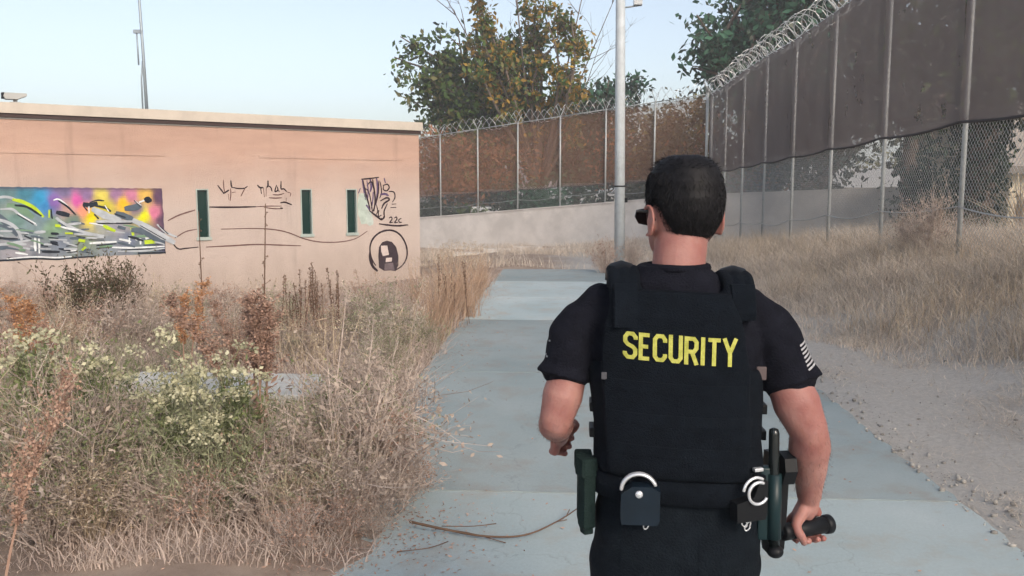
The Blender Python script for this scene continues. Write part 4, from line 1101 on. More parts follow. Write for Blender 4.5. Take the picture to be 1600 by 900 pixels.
def blades(base, h, lean, w, rg, seg=2):
    """base (n,3), h (n,), lean (n,2) horizontal tip offset -> quads (n*seg,4,3)"""
    n = len(base)
    a = rg.uniform(0, 2 * math.pi, n); sd = np.stack([np.cos(a), np.sin(a), np.zeros(n)], 1) * w[:, None]
    out = []
    def pt(t):
        p = base.copy(); p[:, :2] += lean * (t ** 1.8); p[:, 2] += h * t * (1 - 0.18 * t * np.minimum(1, np.hypot(lean[:, 0], lean[:, 1]) / np.maximum(h, 0.05)))
        return p
    for k in range(seg):
        t0, t1 = k / seg, (k + 1) / seg
        p0, p1 = pt(t0), pt(t1); w0, w1 = 1 - 0.75 * t0, 1 - 0.75 * t1
        out.append(np.stack([p0 - sd * w0, p0 + sd * w0, p1 + sd * w1, p1 - sd * w1], 1))
    return np.stack(out, 1).reshape(-1, 4, 3)

def bits(P, s, rg, asp=0.45, up=0.0):
    n = len(P)
    u = rg.normal(0, 1, (n, 3)); u[:, 2] += up; u /= np.linalg.norm(u, axis=1)[:, None]
    w = np.cross(u, rg.normal(0, 1, (n, 3))); w /= np.linalg.norm(w, axis=1)[:, None]
    s = s * rg.uniform(0.5, 1.4, (n, 1)); a = u * s; b = w * s * asp
    return np.stack([P - a, P + b, P + a, P - b], 1)

def stems_of(n, h, spread, rg, r0=0.0035, twigs=4, curl=0.15, tw=0.3):
    """branching stems; returns MB and twig points"""
    mb = MB(); pts = []
    for i in range(n):
        a = rg.uniform(0, 2 * math.pi); rb = spread * 0.18 * rg.uniform(0, 1)
        b0 = np.array([math.cos(a) * rb, math.sin(a) * rb, -0.03])
        out = spread * rg.uniform(0.1, 1.0); hh = h * rg.uniform(0.5, 1.0) * (1 - 0.35 * (out / spread) ** 2)
        e = np.array([math.cos(a) * out, math.sin(a) * out, hh])
        m = (b0 + e) / 2 + rg.normal(0, curl * h * 0.25, 3) + np.array([0, 0, h * 0.08])
        q = chain([b0, m, e], 3)
        r = r0 * rg.uniform(0.6, 1.3)
        mb.tube(q, list(np.linspace(r, r * 0.4, len(q))), 3, cap=False)
        pts += [q[-1], q[-2]]
        for j in range(twigs):
            t = rg.integers(2, len(q)); s = q[t]
            d = (q[t] - q[t - 1]); d = d / (np.linalg.norm(d) + 1e-6)
            L_ = tw * h * rg.uniform(0.3, 1.0)
            e2 = s + (d + rg.normal(0, 0.7, 3)) * L_ * 0.7
            m2 = (s + e2) / 2 + rg.normal(0, 0.02, 3)
            mb.tube([s, m2, e2], [r * 0.5, r * 0.4, r * 0.25], 3, cap=False)
            pts += [m2, e2, s + (e2 - s) * 0.75]
    return mb, np.array(pts)

class Proto:
    def __init__(s, name, parts):
        s.name = name; s.parts = parts   # [(partname, mesh)]
    def place(s, x, y, h, label, cat='weed', group=None, rot=None, wide=1.0, name=None):
        r = empty(name or s.name, (x, y, Hs(x, y)), random.uniform(0, 6.28) if rot is None else rot)
        r.scale = (h * wide, h * wide, h)
        r.rotation_euler.x = random.uniform(-0.06, 0.06); r.rotation_euler.y = random.uniform(-0.06, 0.06)
        tag(r, label, cat, group)
        for pn, me in s.parts:
            o = bpy.data.objects.new(pn, me); COL.objects.link(o); o.parent = r; o['kind'] = 'stuff'
        return r

def mesh_of(mb, name, m):
    me = mb.mesh(name); me.materials.append(m); return me

def dry_bush(seed, n=60, spread=0.62, leaf='pod', nl=1200, stem='grey', s=0.022, twigs=6):
    rg = np.random.default_rng(seed)
    mb, p = stems_of(n, 1.0, spread, rg, 0.0066, twigs, 0.3, 0.36)
    q = p[rg.integers(0, len(p), nl)] + rg.normal(0, 0.022, (nl, 3))
    return Proto('dry_bush', [('stems', mesh_of(mb, 'stems', VM[stem])), ('leaves', quads_mesh('leaves', bits(q, s, rg), VM[leaf]))])

def dock(seed, m='rust', n=3):
    rg = np.random.default_rng(seed); mb = MB(); P = []
    for i in range(n):
        dx_, dy_ = rg.normal(0, 0.05, 2)
        q = chain([(dx_ * 0.4, dy_ * 0.4, -0.03), (dx_, dy_, 0.5), (dx_ * 2.0 + rg.normal(0, 0.02), dy_ * 2, rg.uniform(0.85, 1.0))], 6)
        mb.tube(q, list(np.linspace(0.008, 0.003, len(q))), 4, cap=False)
        for k in range(len(q) // 2, len(q)):
            for j in range(5):
                e = q[k] + np.array([rg.normal(0, 0.035), rg.normal(0, 0.035), rg.uniform(0.02, 0.1)])
                mb.tube([q[k], e], [0.002, 0.001], 3, cap=False)
                P += [q[k] + (e - q[k]) * t for t in np.linspace(0.15, 1, 6)]
    P = np.array(P); k = 9
    Q = np.repeat(P, k, 0) + rg.normal(0, 0.010, (len(P) * k, 3))
    lf = np.array([q for q in [np.array([rg.normal(0, 0.06), rg.normal(0, 0.06), rg.uniform(0.05, 0.45)]) for _ in range(60)]])
    return Proto('dock_plant', [('stems', mesh_of(mb, 'stems', VM['rust2'])), ('seed_heads', quads_mesh('seed_heads', bits(Q, 0.0065, rg, 0.7), VM[m])), ('leaves', quads_mesh('leaves', bits(lf, 0.026, rg, 0.3), VM['rust2']))])

def flowers(seed, green='sage', n=34, heads=26, spread=0.42):
    rg = np.random.default_rng(seed)
    mb, p = stems_of(n, 1.0, spread, rg, 0.005, 4, 0.15, 0.28)
    q = p[rg.integers(0, len(p), 1500)] * np.array([1, 1, 0.92]) + rg.normal(0, 0.03, (1500, 3))
    lv = bits(q, 0.026, rg, 0.22, 0.8)
    tops = p[np.argsort(-p[:, 2])[:heads * 4]][rg.permutation(heads * 4)[:heads]]
    F = np.repeat(tops, 46, 0) + rg.normal(0, 1, (heads * 46, 3)) * np.array([0.038, 0.038, 0.020])
    return Proto('flowering_weed', [('stems', mesh_of(mb, 'stems', VM[green])), ('leaves', quads_mesh('leaves', lv, VM[green])), ('flower_heads', quads_mesh('flower_heads', bits(F, 0.014, rg, 0.75), VM['cream']))])

def spikes(seed, n=11, m='brown', spread=0.2):
    rg = np.random.default_rng(seed); mb = MB(); P = []
    for i in range(n):
        b0 = np.array([*rg.normal(0, spread * 0.7, 2), -0.03]); e = b0 + np.array([*rg.normal(0, 0.05, 2), rg.uniform(0.55, 1.0)])
        q = chain([b0, (b0 + e) / 2 + rg.normal(0, 0.012, 3), e], 4)
        mb.tube(q, list(np.linspace(0.006, 0.003, len(q))), 4, cap=False)
        for t in np.linspace(0.45, 1, 40): P.append(b0 + (e - b0) * t + rg.normal(0, 0.007, 3))
    P = np.repeat(np.array(P), 2, 0); P = P + rg.normal(0, 0.006, P.shape)
    return Proto('spiky_weed', [('stems', mesh_of(mb, 'stems', VM[m])), ('seed_heads', quads_mesh('seed_heads', bits(P, 0.012, rg, 0.5, 1.0), VM[m]))])

def tuft(seed, n=150, spread=0.16, m='tuft', lean=0.22, w=0.004):
    rg = np.random.default_rng(seed)
    b = np.zeros((n, 3)); b[:, :2] = rg.normal(0, spread * 0.5, (n, 2)); b[:, 2] = -0.03
    Q = blades(b, rg.uniform(0.35, 1.0, n), rg.normal(0, lean, (n, 2)) + b[:, :2] * 0.6, np.full(n, w), rg, 3)
    hp = b[:50] + np.stack([rg.normal(0, lean * 0.6, 50), rg.normal(0, lean * 0.6, 50), rg.uniform(0.7, 1.0, 50)], 1)
    return Proto('grass_tuft', [('blades', quads_mesh('blades', Q, VM[m])), ('seed_heads', quads_mesh('seed_heads', bits(np.repeat(hp, 6, 0) + rg.normal(0, 0.014, (300, 3)), 0.012, rg, 0.3, 1.5), VM['straw']))])

def tallstem(seed):
    rg = np.random.default_rng(seed); mb = MB()
    q = chain([(0, 0, -0.03), (0.008, 0, 0.5), (-0.006, 0.01, 1.0)], 5)
    mb.tube(q, list(np.linspace(0.006, 0.0025, len(q))), 5)
    P = []
    for k in range(8):
        t = rg.uniform(0.35, 0.95); b0 = np.array([0, 0, t]); e = b0 + np.array([*rg.normal(0, 0.025, 2), 0.03]); mb.tube([b0, e], [0.002, 0.001], 3); P.append(e)
    P = np.repeat(np.array(P), 5, 0)
    return Proto('tall_dry_stem', [('stem', mesh_of(mb, 'stem', VM['brown'])), ('seed_heads', quads_mesh('seed_heads', bits(P + rg.normal(0, 0.004, P.shape), 0.006, rg), VM['brown']))])

PB = [dry_bush(1), dry_bush(2, 60, 0.7), dry_bush(3, 66, 0.55, nl=1500)]
PG = [dry_bush(4, 60, 0.6, 'green', 1700, 'grey', 0.02), dry_bush(5, 55, 0.6, 'sage', 1700, 'grey', 0.02)]
PP = [dry_bush(6, 60, 0.62, 'rust2', 1200, 'grey', 0.022)]
for p in PG: p.name = 'leafy_weed'
PD = dry_bush(9, 60, 0.55, 'dkshrub', 2600, 'brown', 0.022); PD.name = 'dark_shrub'
PY_ = [dry_bush(14, 60, 0.6, 'sage', 1500, 'straw', 0.018), dry_bush(15, 60, 0.62, 'straw', 1300, 'straw', 0.017)]
PK = [dock(1), dock(2, 'rust', 2), dock(3, 'rust2', 4)]
PF = [flowers(1, 'sage', 34, 17), flowers(2, 'green', 28, 12, 0.36)]
PS = [spikes(1), spikes(2, 8)]
PT = [tuft(1), tuft(2, 130), tuft(3, 170, 0.2, 'straw', 0.3)]
PL = tallstem(1)

def hz(ytop, Y, x):
    return max(0.12, Z(ytop, Y) - Hs(x, Y))

def put(proto, px, Y, ytop, label, cat='weed', group=None, wide=1.0, name=None):
    x = X(px, Y)
    return proto.place(x, Y, hz(ytop, Y, x), label, cat, group, wide=wide, name=name)

# single plants one can point at, left of the path
put(PK[1], 42, 6.2, 462, 'orange seed stalk of a dock plant near the left edge of the weeds', wide=1.3)
put(PK[2], 60, 5.6, 510, 'pinkish brown dock plant just in front of the leftmost orange stalk', wide=1.3)
put(PK[2], -105, 2.8, 600, 'rust orange dock stalk closest to the camera at the bottom left corner', wide=0.9)
put(PK[1], 272, 6.6, 448, 'orange topped dock stalk standing behind the cream flowers', wide=1.2)
put(PK[2], 398, 5.4, 456, 'tall rust brown dock plant in the middle of the weeds', wide=1.4)
put(PK[2], 385, 6.0, 480, 'second brown dock plant close behind the tall one mid weeds', wide=1.2)
put(PK[2], 15, 6.8, 478, 'pink brown seed stalk behind the leftmost orange dock')
put(PF[0], 288, 4.25, 572, 'large clump of cream flower heads on pale green stems', wide=0.9)
put(PF[1], 350, 4.4, 590, 'cream flowering clump to the right of the largest one', wide=1.2)
put(PF[1], 232, 4.3, 625, 'smaller cream flowering clump to the left of the largest one', wide=1.2)
put(PF[0], 265, 7.9, 520, 'cream flowering weed behind the pale concrete slab', wide=1.1)
put(PF[1], 30, 4.6, 560, 'pale flowering weed at the left edge of the frame', wide=1.2)
put(PF[0], 315, 4.1, 655, 'low cream flowering clump in front of the largest one', wide=1.1)
put(PF[1], 120, 4.5, 575, 'pale green flowering weed between the left dock and the cream clumps', wide=1.0)
put(PD, 125, 9.6, 415, 'dark olive shrub in front of the mural', 'shrub', wide=1.0)
put(PD, 172, 10.2, 408, 'taller dark brown shrub to the right of the olive one below the mural', 'shrub', wide=0.7)
put(PL, 308, 8.8, 330, 'thin bare dry stem rising in front of the leftmost window', 'stem')
put(PL, 403, 8.0, 318, 'thin bare dry stem rising above the rust dock plant', 'stem')
put(PL, 741, 9.3, 538, 'short thin stem standing alone on the path edge', 'stem')
put(PS[0], 478, 9.4, 405, 'cluster of dark brown dry spikes below the wavy wall line', wide=1.0)
put(PS[1], 505, 9.0, 420, 'smaller group of brown spikes right of the main cluster', wide=0.8)
put(PS[1], 455, 8.6, 412, 'sparse brown spikes left of the main cluster', wide=0.8)
GT = 'tawny stalks along the left path edge'
for i, (px, Y, yt) in enumerate([(700, 11.2, 378), (722, 12.3, 378), (688, 10.4, 398), (742, 13.6, 376), (712, 13.0, 372), (676, 9.8, 430), (752, 15.2, 380), (730, 11.4, 400), (660, 10.8, 425), (695, 12.4, 375), (648, 12.6, 400)]):
    put(PT[i % 2], px, Y, yt, 'tall tawny dry grass tuft at the path edge right of the painted circle', 'grass tuft', GT, wide=1.0)
put(PS[1], 706, 10.8, 392, 'upright brown stalks among the tawny grass at the path edge', wide=0.8)
ORD = ['nearest', 'second', 'third', 'fourth', 'fifth', 'sixth', 'seventh', 'eighth']
GG = 'yellow green weeds along the path edge'
for i, (px, Y, yt) in enumerate([(628, 8.2, 492), (600, 7.6, 505), (655, 8.9, 500), (575, 7.2, 540), (610, 7.4, 545), (560, 8.8, 470)]):
    put(PG[i % 2], px, Y, yt, 'yellow green bushy weed at the path edge, %s from the camera' % ORD[sorted([8.2, 7.6, 8.9, 7.2, 7.4, 8.8]).index(Y)], group=GG, wide=0.8)
GB = 'dry grey bushes in front'
rs = random.Random(5)
front = [(585, 4.75, 640), (545, 4.5, 605), (500, 4.55, 640), (455, 4.35, 668), (395, 4.5, 668), (330, 4.3, 690), (265, 4.35, 700), (200, 4.25, 680), (140, 4.4, 640), (75, 4.2, 630), (15, 4.1, 620), (575, 5.4, 560), (540, 5.5, 575), (505, 5.3, 640), (430, 5.3, 665), (120, 5.4, 610), (95, 5.5, 590), (520, 4.15, 720), (460, 4.1, 730), (400, 4.08, 740), (300, 4.02, 745), (210, 4.0, 750), (120, 3.95, 740), (40, 3.9, 730), (590, 5.9, 575), (600, 5.1, 665)]
for i, (px, Y, yt) in enumerate(front):
    pr = PB[i % 3] if i % 5 else PP[0]
    if i % 4 == 2: pr = PY_[(i // 4) % 2]
    put(pr, px, Y, yt, 'tangled grey brown dry bush in the mass at the bottom left' if i % 4 != 2 else ('yellowish sage tinted bush in the mass at the bottom left' if (i // 4) % 2 == 0 else 'straw coloured dry bush in the mass at the bottom left'), 'bush', GB if i % 4 != 2 else ('sage bushes in front' if (i // 4) % 2 == 0 else 'straw bushes in front'), wide=1.15)
GS = 'green leafy weeds among the dry bushes'
for i, (px, Y, yt) in enumerate([(130, 5.0, 560), (60, 4.9, 570), (290, 4.6, 655), (180, 7.8, 530), (330, 7.6, 560), (450, 8.2, 520), (20, 5.4, 560), (210, 8.6, 500)]):
    put(PG[i % 2], px, Y, yt, 'green leafy weed between the dry bushes on the left, %s from the camera' % ORD[sorted([5.0, 4.9, 4.6, 7.8, 7.6, 8.2, 5.4, 8.6]).index(Y)], 'weed', GS, wide=0.9)
GM = 'middle distance dry weeds'
rs = random.Random(9)
for i in range(64):
    Y = rs.uniform(7.8, 13.5); px = rs.uniform(-60, 640)
    x = X(px, Y)
    if x > -1.75 or (6.5 < Y < 7.5): continue
    h = rs.uniform(0.35, 0.75) * (1 - 0.045 * (Y - 8))
    pr = [PB[0], PB[1], PP[0], PB[2], PG[1], PT[2]][i % 6]
    if i % 6 == 4:
        pr.place(x, Y, h, 'low sage green weed in the field before the building', 'weed', 'sage weeds before the building', wide=1.1)
    elif i % 6 == 5:
        pr.place(x, Y, h, 'straw coloured grass tuft in the field before the building', 'grass tuft', 'straw tufts before the building', wide=1.0)
    else:
        pr.place(x, Y, h, 'dry brown weed in the field before the building', 'weed', GM, wide=1.1)
put(PP[0], 945, 17.6, 372, 'reddish dry weed at the foot of the light pole', wide=0.8)
put(PB[0], 990, 18.9, 372, 'pale dry weed behind the man beside the light pole', wide=0.9)
put(PB[1], 1462, 12.6, 300, 'pale bare bush leaning on the right fence by the post', 'bush', wide=0.75)
put(PB[2], 1425, 13.4, 322, 'low pale bush left of the one leaning on the right fence', 'bush', wide=0.8)
# soft plumes standing over the weeds
def plume(seed, n=9, m='rust2'):
    rg = np.random.default_rng(seed); mb = MB(); P = []
    for i in range(n):
        b0 = np.array([*rg.normal(0, 0.10, 2), -0.03]); e = b0 + np.array([*rg.normal(0, 0.14, 2), rg.uniform(0.65, 1.0)])
        q = chain([b0, (b0 + e) / 2 + np.array([*rg.normal(0, 0.03, 2), 0.02]), e], 4)
        mb.tube(q, list(np.linspace(0.0045, 0.002, len(q))), 3, cap=False)
        for t in rg.uniform(0.62, 1.0, 150):
            c = b0 + (e - b0) * t; w = 0.035 * math.sin(math.pi * min(1, (t - 0.58) / 0.42)) + 0.006
            P.append(c + rg.normal(0, w, 3) * np.array([1, 1, 0.5]))
    P = np.array(P)
    lv = np.stack([rg.normal(0, 0.1, 200), rg.normal(0, 0.1, 200), rg.uniform(0.05, 0.6, 200)], 1)
    return Proto('plume_weed', [('stems', mesh_of(mb, 'stems', VM['straw'])), ('plumes', quads_mesh('plumes', bits(P, 0.011, rg, 0.22, 1.2), VM[m])), ('leaves', quads_mesh('leaves', bits(lv, 0.05, rg, 0.08, 1.5), VM['straw']))])
PP2 = [plume(1), plume(2, 7, 'straw'), plume(3, 8, 'bank')]
for i in range(48):
    Y = rs.uniform(4.3, 10.5); px = rs.uniform(-30, 640)
    x = X(px, Y)
    if x > -1.5 or (6.3 < Y < 7.6 and x > -4) or (140 < px < 500 and Y < 6.8): continue
    k = i % 3
    PP2[k].place(x, Y, rs.uniform(0.62, 0.95), ['pinkish plume grass rising above the weeds on the left', 'straw coloured plume grass among the weeds on the left', 'pale beige plume grass among the weeds on the left'][k], 'grass', ['pink plumes', 'straw plumes', 'beige plumes'][k], wide=1.2)
GS2 = 'green weeds in the front mass'
for i, (px, Y, yt) in enumerate([(60, 4.35, 600), (150, 4.3, 625), (300, 4.15, 700), (430, 4.6, 640), (520, 4.9, 610), (590, 5.2, 600), (100, 4.0, 690), (240, 4.05, 720)]):
    put(PG[i % 2], px, Y, yt, 'green leafy weed in the front mass at bottom left, %s from the left' % ['first', 'third', 'fifth', 'sixth', 'seventh', 'eighth', 'second', 'fourth'][i], 'weed', GS2, wide=0.85)
# low dry clumps spilling over the path edge at bottom left
for i, (px, Y, yt) in enumerate([(520, 3.95, 790), (570, 4.25, 745), (450, 3.8, 800), (610, 4.55, 730), (630, 4.75, 720), (570, 4.0, 825)]):
    put(PB[i % 3] if i % 2 else PP[0], px, Y, yt, 'tangled grey brown dry bush in the mass at the bottom left', 'bush', GB, wide=1.3)
# yucca by the cream house
rg = np.random.default_rng(77); n = 90
bb_ = np.zeros((n, 3)); bb_[:, 2] = rg.uniform(0, 0.3, n)
yx = X(1596, 16)
yu = empty('yucca_plant', (yx, 16, Hs(yx, 16))); tag(yu, 'spiky yellowish yucca at the right edge behind the fence', 'plant')
link('leaves', quads_mesh('leaves', blades(bb_, rg.uniform(0.4, 1.2, n), rg.normal(0, 0.4, (n, 2)), np.full(n, 0.02), rg, 3), VM['straw']), None, yu)

# ground covers nobody could count
def scatter(n, fx, fy, keep, rg):
    out = []
    while sum(len(o) for o in out) < n:
        m = n * 2
        x, y = fx(m), fy(m)
        k = keep(x, y, m)
        out.append(np.stack([x[k], y[k]], 1))
    return np.concatenate(out)[:n]

def vnoise(x, y, s):
    return (np.sin(x * s * 1.1 + 1.3 * np.sin(y * s * 0.7)) + np.sin(y * s * 1.3 + 1.1 * np.sin(x * s * 0.9 + 2)) + np.sin((x + y) * s * 2.3) * 0.5) / 2.5

def grass(name, label, n, fx, fy, keep, hfun, m, seed, w=0.0035, lean=0.5, seg=2, cat='grass'):
    rg = np.random.default_rng(seed)
    p = scatter(n, fx, fy, keep, rg)
    z = H(p[:, 0], p[:, 1]) - 0.02
    h = hfun(p[:, 0], p[:, 1], rg)
    b = np.concatenate([p, z[:, None]], 1)
    Q = blades(b, h, rg.normal(0, 1, (n, 2)) * (h * lean)[:, None], w * rg.uniform(0.6, 1.4, n), rg, seg)
    o = link(name, quads_mesh(name, Q, VM[m]), None)
    return tag(o, label, cat, kind='stuff')

r1 = np.random.default_rng(101)
def bank_edge(y): return np.interp(y, [-4, 6.0, 7.6, 8.6, 11, 14, 19, 24, 31], [4.6, 4.1, 3.6, 3.0, 2.7, 2.45, 2.4, 2.0, 1.0])
def keep_bank(x, y, m):
    e = bank_edge(y) + 0.35 * vnoise(x, y, 1.7)
    return (x > e) & (r1.uniform(0, 1, m) < np.clip((x - e) / 0.7 + 0.15, 0, 1) * (0.55 + 0.45 * vnoise(x, y, 2.6)))
def hb(x, y, rg):
    t = np.clip((x - bank_edge(y)) / 1.4, 0.15, 1)
    return (0.30 + 0.22 * vnoise(x, y, 2.1)) * t * rg.uniform(0.5, 1.35, len(x)) + 0.05
grass('dry_grass', 'dry beige grass covering the bank under the right fence', 108000, lambda m: r1.uniform(1.5, 8.5, m), lambda m: 0.5 + 24 * r1.uniform(0, 1, m) ** 1.25, keep_bank, hb, 'bank', 1, 0.0042, 0.65)
def hb2(x, y, rg): return rg.uniform(0.35, 0.85, len(x)) * (0.8 + 0.3 * vnoise(x, y, 2.1))
grass('feathery_grass', 'tall feathery pale grass stalks on the bank', 9000, lambda m: r1.uniform(3.2, 7.6, m), lambda m: 5 + 20 * r1.uniform(0, 1, m), lambda x, y, m: (x > bank_edge(y) + 0.5) & (vnoise(x, y, 1.5) > -0.1), hb2, 'straw', 2, 0.003, 0.4, 3)
grass('verge_grass', 'sparse short dry grass and stalks scattered over the gravel verge', 15000, lambda m: r1.uniform(PXR, 5.4, m), lambda m: 2.2 + 11 * r1.uniform(0, 1, m), lambda x, y, m: (x < bank_edge(y) + 0.4) & (x > PXR + 0.05) & (r1.uniform(0, 1, m) < 0.12 + 0.9 * np.clip(vnoise(x, y, 2.4), 0, 1)), lambda x, y, rg: rg.uniform(0.02, 0.11, len(x)) * (0.6 + 0.5 * (x > 3.2)), 'bank', 6, 0.0022, 1.6)
def keep_left(x, y, m):
    e = -1.38 + 0.12 * vnoise(x, y, 3) + 0.55 * np.exp(-((y - 4.0) / 0.8) ** 2)
    bare = np.exp(-(((x + 3.2) / 1.5) ** 2 + ((y - 15.2) / 1.3) ** 2)) * 0.6
    slab = (x > -3.9) & (x < -2.0) & (y > 6.55) & (y < 7.45)
    return (x < e) & ~slab & (r1.uniform(0, 1, m) < 0.55 + 0.45 * vnoise(x, y, 1.9) - bare) & (((x - BC.x) * bn.x + (y - BC.y) * bn.y) > 0.1)
def hl(x, y, rg):
    return (0.24 + 0.14 * vnoise(x, y, 2.3)) * rg.uniform(0.4, 1.4, len(x)) * np.interp(y, [3.5, 4.1, 4.8, 6.6, 7.2, 10, 16], [0.3, 0.6, 0.75, 0.6, 0.95, 0.9, 0.55]) + 0.03
grass('dry_grass', 'dry tan and pinkish grass between the weeds on the left', 60000, lambda m: r1.uniform(-9.5, -0.9, m), lambda m: 3.6 + 13.5 * r1.uniform(0, 1, m) ** 1.2, keep_left, hl, 'grey', 3, 0.0036, 0.6)
grass('green_grass', 'sparse green grass blades low among the left weeds', 14000, lambda m: r1.uniform(-8.5, -1.2, m), lambda m: 4 + 9 * r1.uniform(0, 1, m), lambda x, y, m: keep_left(x, y, m) & (vnoise(x, y, 1.1) > 0.1), hl, 'sage', 4, 0.004, 0.5)
grass('rear_grass', 'thin dry grass on the bare ground below the concrete walls', 16000, lambda m: r1.uniform(-6, 8, m), lambda m: r1.uniform(18.6, 33, m), lambda x, y, m: (vnoise(x, y, 0.8) > 0.0) & (y < 33 - 0.42 * (x - 5) - 0.6) & ((x > -2.2) | (y > 21)), lambda x, y, rg: rg.uniform(0.08, 0.4, len(x)), 'bank', 5, 0.006, 0.5)

# loose stones and litter along the path's right edge and on the gravel
rg = np.random.default_rng(55)
ico = bmesh.new(); bmesh.ops.create_icosphere(ico, subdivisions=1, radius=1.0)
iv = np.array([v.co[:] for v in ico.verts]); ifc = np.array([[v.index for v in f.verts] for f in ico.faces]); ico.free()
n = 3600
sx = np.where(rg.uniform(0, 1, n) < 0.5, PXR + np.abs(rg.normal(0, 0.16, n)) - 0.03, rg.uniform(PXR, 5.2, n)); sy = 2.0 + 12 * rg.uniform(0, 1, n) ** 1.3
m_ = sx < bank_edge(sy) + 0.7; sx, sy = sx[m_], sy[m_]; n = len(sx)
sz = np.where(sx < PXR, 0.0, H(sx, sy)); r = 0.004 + 0.014 * rg.uniform(0, 1, n) ** 6
V = iv[None] * (r[:, None, None] * rg.uniform(0.6, 1.3, (n, 1, 3))) + np.stack([sx, sy, sz + r * 0.3], 1)[:, None]
F = ifc[None] + (np.arange(n) * len(iv))[:, None, None]
tag(link('gravel', arrays_mesh('gravel', V.reshape(-1, 3), F.reshape(-1, 3), mat('gravel_stone', (0.33, 0.31, 0.28), 0.9, island=0.35)), None), 'loose small gravel stones beside the path', 'gravel', kind='stuff')
# fallen dry leaves and crumbs
n = 3200
lx = np.where(rg.uniform(0, 1, n) < 0.7, PXL + rg.exponential(0.22, n), rg.uniform(PXL, PXR, n)); ly = 3.2 + 12 * rg.uniform(0, 1, n)
cl = rg.uniform(0, 1, n) < 0.35
lx = np.where(cl, rg.normal(-0.95, 0.28, n), lx); ly = np.where(cl, rg.normal(4.05, 0.3, n), ly)
P = np.stack([lx, ly, np.full(n, 0.008)], 1)
P[:, 2] = np.maximum(0.008, H(lx, ly) + 0.006)
Q = bits(P, 0.011, rg, 0.5); z_0 = P[:, 2][:, None]; Q[:, :, 2] = np.maximum(z_0 - 0.004, z_0 + (Q[:, :, 2] - z_0) * 0.45)
tag(link('leaf_litter', quads_mesh('leaf_litter', Q, VM['rust2']), None), 'dry leaf crumbs scattered along the left path edge', 'leaf litter', kind='stuff')

# fallen branch across the path
br = empty('fallen_branch', (-0.75, 4.5, 0)); tag(br, 'thin forked dry branch lying across the path beside the man', 'branch')
g_ = lambda px, py, z: Vector(gp(px, py, z)) - Vector((-0.75, 4.5, 0))
bm_ = VM['brown']
mb = MB()
mb.tube(chain([g_(640, 815, 0.05), g_(700, 828, 0.03), g_(760, 838, 0.02), g_(820, 836, 0.02), g_(870, 815, 0.02), g_(903, 794, 0.02)], 5), list(np.linspace(0.007, 0.0028, 26)), 6)
mb.build('stem', bm_, br, True)
for k, pts in enumerate([[(680, 826, 0.03), (730, 832, 0.02), (790, 848, 0.01)], [(690, 822, 0.03), (740, 822, 0.04), (775, 818, 0.03)], [(620, 862, 0.012), (670, 856, 0.02), (700, 846, 0.025)], [(870, 815, 0.02), (886, 812, 0.03)], [(885, 806, 0.02), (890, 796, 0.04)]]):
    mb = MB(); mb.tube(chain([g_(*p) for p in pts], 4), 0.0026, 5); mb.build('twig', bm_, br, True)

# ------------------------------------------------------------------ thin evening haze in the air
mb = MB(); mb.box((-905, -305, -2.6), (905, 1505, 24))
hz_o = mb.build('haze', None)
hm_ = bpy.data.materials.new('haze_air'); hm_.use_nodes = True
hn = hm_.node_tree.nodes; hn.remove(hn['Principled BSDF'])
pv = hn.new('ShaderNodeVolumePrincipled'); pv.inputs['Density'].default_value = 0.0022; pv.inputs['Color'].default_value = (0.95, 0.95, 0.96, 1); pv.inputs['Anisotropy'].default_value = 0.1
hm_.node_tree.links.new(pv.outputs[0], hn['Material Output'].inputs['Volume'])
hz_o.data.materials.append(hm_)
tag(hz_o, 'thin pale evening haze hanging in the air', 'haze', kind='stuff')
# ------------------------------------------------------------------ the man in security uniform
PX, PY = 0.262, 1.95
man = empty('person', (PX, PY, 0.0))
tag(man, 'man in black security vest and shirt walking away along the path, head turned left', 'person')

def fabric(name, c, c2, bump=0.35, bs=220.0):
    return mat(name, c, 0.92, scale=30, col2=c2, bump=bump, bscale=bs, spec=0.12)
def skin_material():
    m = bpy.data.materials.new('skin'); m.use_nodes = True
    nt = m.node_tree; N = nt.nodes; L = nt.links
    b = N['Principled BSDF']; b.inputs['Roughness'].default_value = 0.55; b.inputs['Specular IOR Level'].default_value = 0.3
    b.inputs['Subsurface Weight'].default_value = 0.25; b.inputs['Subsurface Radius'].default_value = (0.012, 0.004, 0.002); b.inputs['Subsurface Scale'].default_value = 1.0
    tc = N.new('ShaderNodeTexCoord')
    nz = N.new('ShaderNodeTexNoise'); nz.inputs['Scale'].default_value = 14; nz.inputs['Detail'].default_value = 8
    L.new(tc.outputs['Object'], nz.inputs['Vector'])
    rp = N.new('ShaderNodeValToRGB')
    rp.color_ramp.elements[0].position = 0.36; rp.color_ramp.elements[0].color = (0.28, 0.115, 0.10, 1)
    rp.color_ramp.elements[1].position = 0.7; rp.color_ramp.elements[1].color = (0.40, 0.21, 0.18, 1)
    L.new(nz.outputs[0], rp.inputs[0]); L.new(rp.outputs[0], b.inputs['Base Color'])
    n2 = N.new('ShaderNodeTexNoise'); n2.inputs['Scale'].default_value = 170; n2.inputs['Detail'].default_value = 8
    L.new(tc.outputs['Object'], n2.inputs['Vector'])
    bp = N.new('ShaderNodeBump'); bp.inputs['Strength'].default_value = 0.35; bp.inputs['Distance'].default_value = 0.003
    L.new(n2.outputs[0], bp.inputs['Height']); L.new(bp.outputs[0], b.inputs['Normal'])
    return m
M['skin'] = skin_material()
M['shirt'] = fabric('shirt_cloth', (0.009, 0.0098, 0.016), (0.0055, 0.006, 0.010))
M['vest'] = fabric('vest_nylon', (0.0055, 0.0085, 0.0135), (0.0035, 0.0055, 0.009), 0.5, 320)
M['pants'] = fabric('trouser_cloth', (0.0065, 0.010, 0.0145), (0.004, 0.0065, 0.010))
